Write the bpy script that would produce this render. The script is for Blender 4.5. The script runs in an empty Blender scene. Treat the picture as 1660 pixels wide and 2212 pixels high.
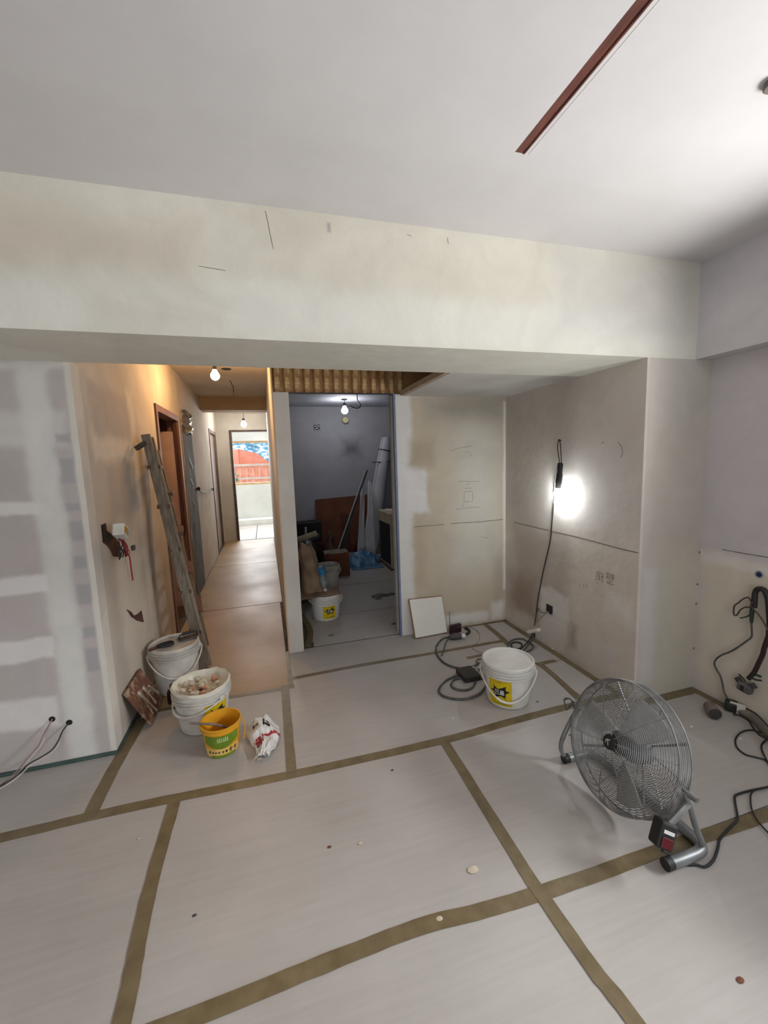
import bpy, math, random
import numpy as np
from mathutils import Vector, Matrix, noise as mnoise

rnd = random.Random(7)
SC = bpy.context.scene
COL = SC.collection

# ------------------------------------------------------------------ camera
F_PX, PITCH, YAW, ROLL, CAM_H = 888.08, -0.1223, -0.2778, 0.0346, 1.55
def _rot():
    cy, sy = math.cos(YAW), math.sin(YAW); cp, sp = math.cos(PITCH), math.sin(PITCH); cr, sr = math.cos(ROLL), math.sin(ROLL)
    return (np.array([[cy, -sy, 0], [sy, cy, 0], [0, 0, 1]]) @ np.array([[1, 0, 0], [0, cp, -sp], [0, sp, cp]])
            @ np.array([[cr, 0, sr], [0, 1, 0], [-sr, 0, cr]]))
RM = _rot()
cam_data = bpy.data.cameras.new('camera')
cam_data.sensor_fit = 'HORIZONTAL'; cam_data.sensor_width = 36.0
cam_data.lens = F_PX / 1660 * 36.0
cam_data.clip_start = 0.02
cam = bpy.data.objects.new('camera', cam_data); COL.objects.link(cam)
rt, fw, up = RM[:, 0], RM[:, 1], RM[:, 2]
cam.matrix_world = Matrix(((rt[0], up[0], -fw[0], 0), (rt[1], up[1], -fw[1], 0), (rt[2], up[2], -fw[2], CAM_H), (0, 0, 0, 1)))
SC.camera = cam
# a photo pixel gives a direction; the wall or floor it touches gives the distance
def _ray(x, y): return RM @ np.array([(x - 830) / F_PX, 1, -(y - 1106) / F_PX])
def _hit(x, y, k, val):
    d = _ray(x, y); o = np.array([0, 0, CAM_H]); return Vector(o + d * ((val - o[k]) / d[k]))
def fl(x, y, z=0.0): return _hit(x, y, 2, z)
def onY(x, y, Y): return _hit(x, y, 1, Y)
def onX(x, y, X): return _hit(x, y, 0, X)

# ------------------------------------------------------------------ world, lights, exposure
W = bpy.data.worlds.new('world'); SC.world = W; W.use_nodes = True
bg = W.node_tree.nodes['Background']
bg.inputs[0].default_value = (0.80, 0.90, 1.0, 1); bg.inputs[1].default_value = 2.6
SC.view_settings.view_transform = 'Standard'; SC.view_settings.look = 'None'
SC.view_settings.gamma = 1.0; SC.view_settings.use_curve_mapping = False
SC.view_settings.exposure = -0.36
def area(name, loc, direction, sx, sy, power, col):
    l = bpy.data.lights.new(name, 'AREA'); l.shape = 'RECTANGLE'; l.size = sx; l.size_y = sy; l.energy = power; l.color = col
    o = bpy.data.objects.new(name, l); COL.objects.link(o); o.location = loc
    o.rotation_euler = Vector(direction).to_track_quat('-Z', 'Y').to_euler(); return o
area('window_daylight_sky', (5.2, -0.25, 2.75), (-4.0, 0.9, -2.35), 2.4, 0.4, 420, (0.94, 0.97, 1.0))        # sky over the balcony, right window
area('window_daylight_bounce', (3.55, -0.35, 0.55), (-2.2, 0.8, 2.0), 2.0, 0.9, 240, (1.0, 0.99, 0.97))      # daylight thrown up by the balcony floor
area('rear_fill_light', (-0.7, -2.66, 1.45), (0.1, 1, 0), 2.6, 1.2, 42, (0.95, 0.97, 1.0))  # added ambient fill, an unseen source behind the camera
area('window_daylight_far', (0.0, 11.85, 1.6), (0, -1, -0.15), 2.2, 1.1, 165, (0.93, 0.97, 1.0))

# ------------------------------------------------------------------ plan (metres)
YB, YL, YN, YE = 1.905, 2.43, 3.34, 9.05       # beam face, beam back, partition face, corridor end
ZB, ZC, ZI = 2.085, 2.62, 2.50                 # beam underside, ceiling, store room ceiling
XL, XD0, XD1, XD2, XN, XR = -0.884, 0.10, 0.21, 1.07, 2.131, 2.624
YIB, XIR = 7.1, 2.40

# ------------------------------------------------------------------ helpers: materials
def srgb(r, g, b):
    f = lambda c: (c / 255 / 12.92) if c / 255 <= 0.04045 else ((c / 255 + 0.055) / 1.055) ** 2.4
    return (f(r), f(g), f(b), 1)
MATS = {}
def base_mat(name, rough=0.6, metallic=0.0):
    m = bpy.data.materials.new(name); m.use_nodes = True
    b = m.node_tree.nodes['Principled BSDF']; b.inputs['Roughness'].default_value = rough; b.inputs['Metallic'].default_value = metallic
    return m, m.node_tree.nodes, m.node_tree.links, b
def mat(name, c, c2=None, scale=8.0, rough=0.6, metallic=0.0, bump=0.0, bscale=40.0, stretch=(1, 1, 1), lo=0.35, hi=0.65, trans=0.0, alpha=1.0, detail=4.0):
    if name in MATS: return MATS[name]
    m, N, L, b = base_mat(name, rough, metallic)
    tc = N.new('ShaderNodeTexCoord'); mp = N.new('ShaderNodeMapping'); mp.inputs['Scale'].default_value = stretch
    L.new(tc.outputs['Object'], mp.inputs[0])
    c = srgb(*c); c2 = srgb(*c2) if c2 else tuple(x * 0.86 for x in c[:3]) + (1,)
    n = N.new('ShaderNodeTexNoise'); n.inputs['Scale'].default_value = scale; n.inputs['Detail'].default_value = detail
    L.new(mp.outputs[0], n.inputs['Vector'])
    r = N.new('ShaderNodeMapRange'); r.inputs[1].default_value = lo; r.inputs[2].default_value = hi
    L.new(n.outputs[0], r.inputs[0])
    x = N.new('ShaderNodeMix'); x.data_type = 'RGBA'; x.inputs[6].default_value = c; x.inputs[7].default_value = c2
    L.new(r.outputs[0], x.inputs[0]); L.new(x.outputs[2], b.inputs['Base Color'])
    if bump:
        n2 = N.new('ShaderNodeTexNoise'); n2.inputs['Scale'].default_value = bscale; L.new(mp.outputs[0], n2.inputs['Vector'])
        bp = N.new('ShaderNodeBump'); bp.inputs['Strength'].default_value = bump; bp.inputs['Distance'].default_value = 0.01
        L.new(n2.outputs[0], bp.inputs['Height']); L.new(bp.outputs[0], b.inputs['Normal'])
    if trans: b.inputs['Transmission Weight'].default_value = trans
    if alpha < 1: b.inputs['Alpha'].default_value = alpha
    MATS[name] = m; return m
def emit_mat(name, col, strength):
    m = bpy.data.materials.new(name); m.use_nodes = True; N = m.node_tree.nodes; N.clear()
    e = N.new('ShaderNodeEmission'); e.inputs[0].default_value = col; e.inputs[1].default_value = strength
    o = N.new('ShaderNodeOutputMaterial'); m.node_tree.links.new(e.outputs[0], o.inputs[0]); return m
def rect_group():
    g = bpy.data.node_groups.new('rect_mask', 'ShaderNodeTree')
    for nm, ty in (('u', 'NodeSocketFloat'), ('v', 'NodeSocketFloat'), ('cu', 'NodeSocketFloat'), ('cv', 'NodeSocketFloat'), ('hu', 'NodeSocketFloat'), ('hv', 'NodeSocketFloat'), ('soft', 'NodeSocketFloat'), ('amount', 'NodeSocketFloat')):
        g.interface.new_socket(name=nm, in_out='INPUT', socket_type=ty)
    g.interface.new_socket(name='mask', in_out='OUTPUT', socket_type='NodeSocketFloat')
    N, L = g.nodes, g.links; i = N.new('NodeGroupInput'); o = N.new('NodeGroupOutput')
    def mt(op, a, b):
        n = N.new('ShaderNodeMath'); n.operation = op
        for k, s in enumerate((a, b)):
            if s is None: continue
            if isinstance(s, (int, float)): n.inputs[k].default_value = s
            else: L.new(s, n.inputs[k])
        return n.outputs[0]
    du = mt('SUBTRACT', mt('ABSOLUTE', mt('SUBTRACT', i.outputs['u'], i.outputs['cu']), None), i.outputs['hu'])
    dv = mt('SUBTRACT', mt('ABSOLUTE', mt('SUBTRACT', i.outputs['v'], i.outputs['cv']), None), i.outputs['hv'])
    d = mt('MAXIMUM', du, dv)
    q = mt('DIVIDE', d, i.outputs['soft'])
    mr = N.new('ShaderNodeMapRange'); mr.interpolation_type = 'SMOOTHSTEP'
    mr.inputs[1].default_value = 1; mr.inputs[2].default_value = -1; L.new(q, mr.inputs[0])
    L.new(mt('MULTIPLY', mr.outputs[0], i.outputs['amount']), o.inputs[0]); return g
RG = rect_group()
def wall_mat(name, axes, c, c2, patches=(), scale=1.6, rough=0.85, wob=0.06, bump=0.2):
    """plaster wall: cloudy base plus putty patches (u0,v0,u1,v1,colour,soft,amount,wobble)"""
    m, N, L, b = base_mat(name, rough)
    tc = N.new('ShaderNodeTexCoord'); sp = N.new('ShaderNodeSeparateXYZ'); L.new(tc.outputs['Object'], sp.inputs[0])
    n = N.new('ShaderNodeTexNoise'); n.inputs['Scale'].default_value = scale; n.inputs['Detail'].default_value = 6; n.inputs['Roughness'].default_value = 0.55
    L.new(tc.outputs['Object'], n.inputs['Vector'])
    r = N.new('ShaderNodeMapRange'); r.inputs[1].default_value = 0.35; r.inputs[2].default_value = 0.68; L.new(n.outputs[0], r.inputs[0])
    x = N.new('ShaderNodeMix'); x.data_type = 'RGBA'; x.inputs[6].default_value = srgb(*c); x.inputs[7].default_value = srgb(*c2); L.new(r.outputs[0], x.inputs[0])
    cur = x.outputs[2]
    wn = N.new('ShaderNodeTexNoise'); wn.inputs['Scale'].default_value = 5.0; wn.inputs['Detail'].default_value = 5; L.new(tc.outputs['Object'], wn.inputs['Vector'])
    ws = N.new('ShaderNodeSeparateColor'); L.new(wn.outputs['Color'], ws.inputs[0])
    cache = {}
    def coord(k, w):
        if (k, w) not in cache:
            a = N.new('ShaderNodeMath'); a.operation = 'MULTIPLY_ADD'; L.new(ws.outputs[k], a.inputs[0]); a.inputs[1].default_value = w * 2; a.inputs[2].default_value = -w
            s = N.new('ShaderNodeMath'); s.operation = 'ADD'; L.new(sp.outputs['XYZ'.index(axes[k])], s.inputs[0]); L.new(a.outputs[0], s.inputs[1]); cache[(k, w)] = s.outputs[0]
        return cache[(k, w)]
    for p in patches:
        u0, v0, u1, v1, pc = p[:5]; soft = p[5] if len(p) > 5 else 0.03; amt = p[6] if len(p) > 6 else 1.0; w = p[7] if len(p) > 7 else wob
        g = N.new('ShaderNodeGroup'); g.node_tree = RG
        L.new(coord(0, w), g.inputs['u']); L.new(coord(1, w), g.inputs['v'])
        for k, val in (('cu', (u0 + u1) / 2), ('cv', (v0 + v1) / 2), ('hu', abs(u1 - u0) / 2), ('hv', abs(v1 - v0) / 2), ('soft', soft), ('amount', amt)): g.inputs[k].default_value = val
        mx = N.new('ShaderNodeMix'); mx.data_type = 'RGBA'; L.new(g.outputs[0], mx.inputs[0]); L.new(cur, mx.inputs[6]); mx.inputs[7].default_value = srgb(*pc); cur = mx.outputs[2]
    n3 = N.new('ShaderNodeTexNoise'); n3.inputs['Scale'].default_value = 4.2; n3.inputs['Detail'].default_value = 9; n3.inputs['Roughness'].default_value = 0.62; n3.inputs['Distortion'].default_value = 0.8
    L.new(tc.outputs['Object'], n3.inputs['Vector'])
    r3 = N.new('ShaderNodeMapRange'); r3.inputs[1].default_value = 0.3; r3.inputs[2].default_value = 0.7; r3.inputs[3].default_value = 1.10 if bump > 0.06 else 1.03; r3.inputs[4].default_value = 1.23 if bump > 0.06 else 1.08; L.new(n3.outputs[0], r3.inputs[0])
    vm = N.new('ShaderNodeVectorMath'); vm.operation = 'SCALE'; L.new(cur, vm.inputs[0]); L.new(r3.outputs[0], vm.inputs['Scale']); cur = vm.outputs[0]
    L.new(cur, b.inputs['Base Color'])
    if bump:
        n2 = N.new('ShaderNodeTexNoise'); n2.inputs['Scale'].default_value = 14; n2.inputs['Detail'].default_value = 6; L.new(tc.outputs['Object'], n2.inputs['Vector'])
        bp = N.new('ShaderNodeBump'); bp.inputs['Strength'].default_value = bump; bp.inputs['Distance'].default_value = 0.02; L.new(n2.outputs[0], bp.inputs['Height']); L.new(bp.outputs[0], b.inputs['Normal'])
    return m
def uvY(x0, y0, x1, y1, Y):
    a, b = onY(x0, y0, Y), onY(x1, y1, Y); return (min(a.x, b.x), min(a.z, b.z), max(a.x, b.x), max(a.z, b.z))
def uvX(x0, y0, x1, y1, X):
    a, b = onX(x0, y0, X), onX(x1, y1, X); return (min(a.y, b.y), min(a.z, b.z), max(a.y, b.y), max(a.z, b.z))

# ------------------------------------------------------------------ helpers: meshes
def smooth_path(pts, n=6, closed=False):
    P = [Vector(p) for p in pts]; out = []; k = len(P)
    if k < 3: return P
    for i in range(k if closed else k - 1):
        p0 = P[i - 1] if (i or closed) else P[0]; p1 = P[i]; p2 = P[(i + 1) % k]
        p3 = P[(i + 2) % k] if (closed or i + 2 < k) else P[-1]
        for j in range(n):
            t = j / n
            out.append(0.5 * ((2 * p1) + (p2 - p0) * t + (2 * p0 - 5 * p1 + 4 * p2 - p3) * t * t + (3 * p1 - p0 - 3 * p2 + p3) * t ** 3))
    if not closed: out.append(P[-1])
    return out
class MB:
    def __init__(s): s.v = []; s.f = []; s.m = []; s.cur = 0
    def add(s, vs, fs):
        o = len(s.v); s.v += [Vector(p) for p in vs]; s.f += [tuple(i + o for i in f) for f in fs]; s.m += [s.cur] * len(fs); return o
    def box(s, x0, x1, y0, y1, z0, z1):
        s.add([(x0, y0, z0), (x1, y0, z0), (x1, y1, z0), (x0, y1, z0), (x0, y0, z1), (x1, y0, z1), (x1, y1, z1), (x0, y1, z1)],
              [(3, 2, 1, 0), (4, 5, 6, 7), (0, 1, 5, 4), (1, 2, 6, 5), (2, 3, 7, 6), (3, 0, 4, 7)]); return s
    def bar(s, a, b, w, t, side=None):
        a, b = Vector(a), Vector(b); d = (b - a).normalized()
        sd = Vector(side) if side is not None else (Vector((0, 0, 1)) if abs(d.z) < 0.9 else Vector((1, 0, 0)))
        x = d.cross(sd).normalized(); y = x.cross(d).normalized()
        vs = [p + x * (i * t / 2) + y * (j * w / 2) for p in (a, b) for i, j in ((-1, -1), (1, -1), (1, 1), (-1, 1))]
        s.add(vs, [(0, 3, 2, 1), (4, 5, 6, 7), (0, 1, 5, 4), (1, 2, 6, 5), (2, 3, 7, 6), (3, 0, 4, 7)]); return s
    def tube(s, path, r, n=8, closed=False):
        P = [Vector(p) for p in path]; k = len(P); R = r if isinstance(r, (list, tuple)) else [r] * k
        T = []
        for i in range(k):
            a = P[i - 1] if (i or closed) else P[0]; b = P[(i + 1) % k] if (closed or i + 1 < k) else P[-1]
            t = (b - a); T.append(t.normalized() if t.length > 1e-9 else Vector((0, 0, 1)))
        ref = Vector((0, 0, 1)) if abs(T[0].z) < 0.9 else Vector((1, 0, 0)); x = T[0].cross(ref).normalized(); vs = []
        for i in range(k):
            x = (x - T[i] * x.dot(T[i])); x = x.normalized() if x.length > 1e-6 else T[i].orthogonal().normalized(); y = T[i].cross(x)
            vs += [P[i] + (x * math.cos(q) + y * math.sin(q)) * R[i] for q in [2 * math.pi * j / n for j in range(n)]]
        fs = [(i * n + j, i * n + (j + 1) % n, ((i + 1) % k) * n + (j + 1) % n, ((i + 1) % k) * n + j) for i in range(k if closed else k - 1) for j in range(n)]
        if not closed: fs += [tuple(range(n - 1, -1, -1)), tuple((k - 1) * n + j for j in range(n))]
        s.add(vs, fs); return s
    def lathe(s, prof, n=32, c=(0, 0, 0), a0=0.0, a1=None, cap0=False, cap1=False):
        full = a1 is None; a1 = a0 + 2 * math.pi if full else a1; k = n if full else n + 1; vs = []
        for r, z in prof: vs += [(c[0] + r * math.cos(a0 + (a1 - a0) * j / n), c[1] + r * math.sin(a0 + (a1 - a0) * j / n), c[2] + z) for j in range(k)]
        fs = [(i * k + j, i * k + (j + 1) % k, (i + 1) * k + (j + 1) % k, (i + 1) * k + j) for i in range(len(prof) - 1) for j in range(n)]
        if cap0: fs.append(tuple(range(k - 1, -1, -1)))
        if cap1: fs.append(tuple((len(prof) - 1) * k + j for j in range(k)))
        s.add(vs, fs); return s
    def prism(s, pts, d):
        d = Vector(d); k = len(pts); P = [Vector(p) for p in pts]
        s.add(P + [p + d for p in P], [tuple(range(k - 1, -1, -1)), tuple(range(k, 2 * k))] + [(i, (i + 1) % k, k + (i + 1) % k, k + i) for i in range(k)]); return s
    def grid(s, fn, nu, nv, flip=False):
        vs = [fn(i / nu, j / nv) for j in range(nv + 1) for i in range(nu + 1)]
        fs = [(j * (nu + 1) + i, j * (nu + 1) + i + 1, (j + 1) * (nu + 1) + i + 1, (j + 1) * (nu + 1) + i) for j in range(nv) for i in range(nu)]
        if flip: fs = [f[::-1] for f in fs]
        s.add(vs, fs); return s
    def star(s, outline, S, c=(0, 0), rings=4):
        """star-shaped flat outline (2-D) laid on the surface S(u, v)"""
        k = len(outline); vs = [S(*c)]
        for q in range(1, rings + 1): vs += [S(c[0] + (p[0] - c[0]) * q / rings, c[1] + (p[1] - c[1]) * q / rings) for p in outline]
        fs = [(0, 1 + i, 1 + (i + 1) % k) for i in range(k)]
        for q in range(rings - 1): fs += [(1 + q * k + i, 1 + (q + 1) * k + i, 1 + (q + 1) * k + (i + 1) % k, 1 + q * k + (i + 1) % k) for i in range(k)]
        s.add(vs, fs); return s
    def strokes(s, lines, S, w):
        """pen strokes (2-D poly-lines) laid on the surface S(u, v)"""
        for ln in lines:
            for a, b in zip(ln[:-1], ln[1:]):
                d = Vector((b[0] - a[0], b[1] - a[1])); l = d.length
                if l < 1e-9: continue
                d /= l; nx, ny = -d.y * w / 2, d.x * w / 2; e = (d.x * w * .3, d.y * w * .3)
                s.add([S(a[0] - e[0] + nx, a[1] - e[1] + ny), S(a[0] - e[0] - nx, a[1] - e[1] - ny), S(b[0] + e[0] - nx, b[1] + e[1] - ny), S(b[0] + e[0] + nx, b[1] + e[1] + ny)], [(0, 1, 2, 3)])
        return s
    def xf(s, M, start=0):
        for i in range(start, len(s.v)): s.v[i] = M @ s.v[i]
        return s
    def build(s, name, mats, parent=None, smooth=False, bev=0.0, loc=None, solid=0.0, sub=0):
        me = bpy.data.meshes.new(name); me.from_pydata([tuple(p) for p in s.v], [], s.f)
        for m_ in (mats if isinstance(mats, (list, tuple)) else [mats]): me.materials.append(m_)
        if max(s.m, default=0): me.polygons.foreach_set('material_index', s.m)
        me.update()
        if smooth:
            me.polygons.foreach_set('use_smooth', [True] * len(me.polygons))
            me.set_sharp_from_angle(angle=math.radians(42))
        o = bpy.data.objects.new(name, me); COL.objects.link(o)
        if parent is not None: o.parent = parent
        if loc is not None: o.location = loc
        if solid: md = o.modifiers.new('thick', 'SOLIDIFY'); md.thickness = solid; md.offset = 0
        if sub: md = o.modifiers.new('sub', 'SUBSURF'); md.levels = sub; md.render_levels = sub
        if bev: md = o.modifiers.new('bevel', 'BEVEL'); md.width = bev; md.segments = 2; md.limit_method = 'ANGLE'
        return o
def tag(o, label=None, cat=None, group=None, kind=None):
    if label: o['label'] = label
    if cat: o['category'] = cat
    if group: o['group'] = group
    if kind: o['kind'] = kind
    return o
def thing(name, label, cat, loc=(0, 0, 0), rz=0.0, group=None):
    o = bpy.data.objects.new(name, None); COL.objects.link(o); o.empty_display_size = 0.05
    o.location = loc; o.rotation_euler = (0, 0, rz); return tag(o, label, cat, group)
def struct(name, mb, m, label=None, **kw):
    o = mb.build(name, m, **kw); o['kind'] = 'structure'
    if label: o['label'] = label
    return o
def cable(path, r, mt, name, parent=None, n=6, sm=5, closed=False):
    return MB().tube(smooth_path(path, sm, closed), r, n, closed).build(name, mt, parent, smooth=True)
def nz(x, y, z=0.0): return mnoise.noise(Vector((x, y, z)))

# ------------------------------------------------------------------ common materials
M_BLACK = mat('black_rubber', (26, 26, 27), (38, 37, 36), rough=0.62)
M_DGREY = mat('dark_grey_plastic', (58, 57, 58), (74, 72, 70), rough=0.5)
M_CORD = mat('grey_cord', (62, 62, 62), (92, 90, 86), 30, rough=0.55)
M_STEEL = mat('grey_steel', (150, 150, 150), (120, 120, 120), 14, rough=0.38, metallic=0.75)
M_WPLAST = mat('white_plastic', (226, 224, 218), (206, 202, 194), 6, rough=0.42)
M_WDIRTY = mat('dusty_white_plastic', (212, 208, 200), (180, 174, 164), 7, rough=0.5)
M_YELLOW = mat('yellow_label', (222, 196, 14), (200, 172, 10), 20, rough=0.45)
M_BLKPRINT = mat('black_print', (14, 13, 16), (22, 20, 22), rough=0.5)
M_WHPRINT = mat('white_print', (225, 222, 216), (205, 202, 198), rough=0.5)
M_PENCIL = mat('pencil_mark', (104, 97, 90), (134, 126, 117), 60, rough=0.9)
M_WOOD = mat('frame_wood', (124, 84, 58), (96, 60, 40), 6, rough=0.6, stretch=(6, 6, 0.7))
M_WOODRED = mat('red_brown_wood', (112, 62, 50), (84, 42, 34), 10, rough=0.65, stretch=(6, 1, 1))
M_GREYWOOD = mat('weathered_wood', (132, 122, 108), (98, 88, 76), 12, rough=0.85, stretch=(6, 6, 0.8), bump=0.2)
M_DARKHOLE = mat('dark_hole', (40, 28, 22), (22, 16, 14), 20, rough=0.95)
M_BRICKHOLE = mat('brick_hole', (92, 52, 38), (58, 32, 26), 30, rough=0.95, bump=0.5)
M_RED = mat('red_wire', (168, 40, 44), (140, 30, 36), rough=0.5)
M_TAPE = mat('brown_tape', (98, 84, 58), (120, 105, 78), 14, rough=0.42, lo=0.3, hi=0.7, detail=8)
M_CARD = mat('brown_cardboard', (116, 66, 44), (98, 54, 36), 5, rough=0.85)
M_SACK = mat('kraft_sack', (152, 126, 102), (122, 98, 78), 7, rough=0.85, bump=0.35, bscale=22)
M_BLUEBAG = mat('blue_plastic_bag', (56, 104, 150), (120, 160, 190), 9, rough=0.35)
M_PUTTY = mat('dry_putty', (206, 196, 176), (176, 162, 138), 9, rough=0.9, bump=0.3)
M_CHROME = mat('crumpled_foil', (220, 220, 222), (190, 190, 195), 12, rough=0.18, metallic=1.0)
M_CREAM = mat('cream_casing', (196, 184, 158), (176, 160, 134), 6, rough=0.6)
M_BLUETAPE = mat('blue_masking_tape', (116, 130, 158), (104, 118, 148), 12, rough=0.6)
M_GLASSB = mat('clear_pet', (214, 226, 232), (196, 212, 220), rough=0.08, trans=0.85)

# ================================================================== STRUCTURE
# ---- floor slab, boards, tape
floor = struct('floor', MB().box(-2.72, 2.75, -2.7, 12.2, -0.12, -0.005), mat('screed', (70, 62, 52), (92, 82, 68), 10, rough=0.95), 'concrete floor under white protection boards joined with brown tape')
def board_mat(name, c, c2):
    m, N, L, b = base_mat(name, 0.5)
    tc = N.new('ShaderNodeTexCoord'); mp = N.new('ShaderNodeMapping'); mp.inputs['Scale'].default_value = (0.8, 16, 1); L.new(tc.outputs['Object'], mp.inputs[0])
    n = N.new('ShaderNodeTexNoise'); n.inputs['Scale'].default_value = 3; n.inputs['Detail'].default_value = 8; n.inputs['Roughness'].default_value = 0.6; L.new(mp.outputs[0], n.inputs[0])
    n2 = N.new('ShaderNodeTexNoise'); n2.inputs['Scale'].default_value = 1.7; n2.inputs['Detail'].default_value = 7; L.new(tc.outputs['Object'], n2.inputs[0])
    mu = N.new('ShaderNodeMath'); mu.operation = 'MULTIPLY_ADD'; L.new(n.outputs[0], mu.inputs[0]); mu.inputs[1].default_value = 0.45; L.new(n2.outputs[0], mu.inputs[2])
    r = N.new('ShaderNodeMapRange'); r.inputs[1].default_value = 0.5; r.inputs[2].default_value = 0.95; L.new(mu.outputs[0], r.inputs[0])
    x = N.new('ShaderNodeMix'); x.data_type = 'RGBA'; x.inputs[6].default_value = srgb(*c); x.inputs[7].default_value = srgb(*c2); L.new(r.outputs[0], x.inputs[0])
    L.new(x.outputs[2], b.inputs['Base Color'])
    rr = N.new('ShaderNodeMapRange'); rr.inputs[3].default_value = 0.36; rr.inputs[4].default_value = 0.62; L.new(n2.outputs[0], rr.inputs[0]); L.new(rr.outputs[0], b.inputs['Roughness'])
    return m
M_BOARD = board_mat('white_corrugated_board', (179, 173, 168), (161, 154, 148))
M_BOARDT = board_mat('tan_dusty_board', (172, 143, 104), (150, 123, 86))
def floor_board(x0, x1, y0, y1, m=M_BOARD, g=0.003):
    MB().box(x0 + g, x1 - g, y0 + g, y1 - g, -0.005, rnd.uniform(-0.0006, 0.0)).build('floor_board', m, floor)
for r in ((-2.62, -0.95, -2.5, -0.7), (-0.95, 0.86, -2.5, -0.7), (0.86, 2.62, -2.5, -0.7), (-2.62, -0.95, -0.7, 1.11), (-0.95, 0.86, -0.7, 1.11), (0.86, 2.62, -0.7, 1.11),
          (-2.62, -0.505, 1.11, 1.98), (-0.505, 0.85, 1.11, 1.98), 
          (-2.62, -0.86, 1.98, 2.43), (-0.86, 0.035, 1.98, 2.81), (0.035, 1.87, 1.98, 2.94), (1.87, 2.1, 1.98, 2.5), (1.87, 2.1, 2.5, 2.94),
          (0.07, 1.88, 2.94, 3.385), (1.88, 2.1, 2.94, 3.33)): floor_board(*r)
MB().prism([(0.853, 1.113, -0.005), (2.62, 1.113, -0.005), (2.62, 1.902, -0.005), (2.128, 1.902, -0.005), (2.128, 1.977, -0.005), (0.853, 1.977, -0.005)], (0, 0, 0.005)).build('floor_board', M_BOARD, floor)
for r in ((XL, 0.075, 2.81, 4.69), (XL, 0.1, 4.69, 6.78), (XL, 0.1, 6.78, YE)): floor_board(*r, m=M_BOARDT, g=0.007)
for i, r in enumerate(((0.3, 1.6, 3.40, 4.06), (0.24, 2.4, 4.066, 5.05), (0.24, 2.4, 5.056, 6.15), (0.24, 2.4, 6.156, 7.1))): floor_board(*r, g=0.006)
for r in ((-2.0, -0.28, 9.1, 10.1), (-2.0, -0.28, 10.1, 11.3), (-0.27, 1.6, 9.1, 10.5), (-0.27, 1.6, 10.5, 11.3)): floor_board(*r)
def tape(pts, w=0.05, z=0.0006):
    """a strip of packing tape along a floor poly-line with slightly ragged edges"""
    P = smooth_path([Vector((p[0], p[1], 0)) for p in pts], 6) if len(pts) > 2 else [Vector((pts[0][0] + (pts[1][0] - pts[0][0]) * t, pts[0][1] + (pts[1][1] - pts[0][1]) * t, 0)) for t in [i / 14 for i in range(15)]]
    vs = []; k = len(P); sd = rnd.uniform(0, 50)
    for i in range(k):
        d = (P[min(i + 1, k - 1)] - P[max(i - 1, 0)]).normalized(); nn = Vector((-d.y, d.x, 0))
        for j, sgn in enumerate((-1, 1)):
            p = P[i] + nn * (sgn * w / 2 + 0.0025 * nz(i * 0.9 + sd, j * 7.3))
            vs += [(p.x, p.y, z), (p.x, p.y, z + 0.0005)]
    fs = []
    for i in range(k - 1):
        a, b = i * 4, (i + 1) * 4
        fs += [(a + 1, b + 1, b + 3, a + 3)[::-1], (a, b, b + 1, a + 1)[::-1], (a + 2, a + 3, b + 3, b + 2)[::-1]]
    fs += [(0, 1, 3, 2), ((k - 1) * 4, (k - 1) * 4 + 2, (k - 1) * 4 + 3, (k - 1) * 4 + 1)]
    mb = MB(); mb.add(vs, fs); return mb.build('tape', M_TAPE, floor)
tape([(-1.9, 2.0), (-1.2, 1.995), (-0.87, 2.0), (-0.49, 1.99), (0.05, 1.965), (0.858, 1.952), (1.285, 1.975), (1.76, 1.99), (2.1, 1.985)], 0.055)
tape([(-1.2, 1.1), (-0.344, 1.112), (0.075, 1.125), (0.385, 1.131), (0.634, 1.111), (0.85, 1.10), (1.107, 1.094), (1.374, 1.094), (1.656, 1.086), (1.963, 1.078), (2.55, 1.07)], 0.052, 0.0012)
tape([(-0.867, 1.99), (-0.864, 2.31), (-0.842, 2.66), (-0.84, 2.75)], 0.062, 0.0012)
tape([(-0.509, 1.97), (-0.514, 1.59), (-0.506, 1.379), (-0.493, 1.16), (-0.49, 0.6)], 0.052, 0.0018)
tape([(0.03, 1.98), (0.033, 2.407), (0.037, 2.84)], 0.05, 0.0018)
tape([(0.855, 1.95), (0.848, 1.484), (0.841, 1.09)], 0.05, 0.0018)
tape([(0.844, 1.13), (0.857, 0.869), (0.875, 0.731), (0.89, 0.3)], 0.05, 0.0022)
tape([(0.06, 2.922), (0.612, 2.943), (1.184, 2.937), (1.537, 2.94), (1.888, 2.941)], 0.04)
tape([(1.425, 2.768), (1.68, 2.78)], 0.035, 0.001)
tape([(1.893, 3.31), (1.881, 3.075), (1.856, 2.858)], 0.05, 0.0012)
tape([(2.106, 3.3), (2.104, 2.89), (2.105, 2.599), (2.106, 2.307), (2.106, 1.95)], 0.046, 0.0018)
tape([(1.894, 2.516), (1.874, 2.309), (1.832, 2.03)], 0.045, 0.0012); tape([(1.86, 2.5), (2.03, 2.505)], 0.04, 0.0018)
tape([(-0.86, 2.805), (-0.349, 2.819), (-0.139, 2.81), (0.1, 2.807)], 0.035)
tape([(2.16, 1.872), (2.6, 1.872)], 0.06); tape([(2.594, 1.9), (2.594, 1.0)], 0.05, 0.0012)
tape([(1.55, 3.32), (2.1, 3.315)], 0.03); tape([(0.25, 3.40), (0.31, 3.75), (0.27, 4.2)], 0.055, 0.0012); tape([(0.08, 3.36), (0.08, 2.83)], 0.03, 0.0012)

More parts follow.
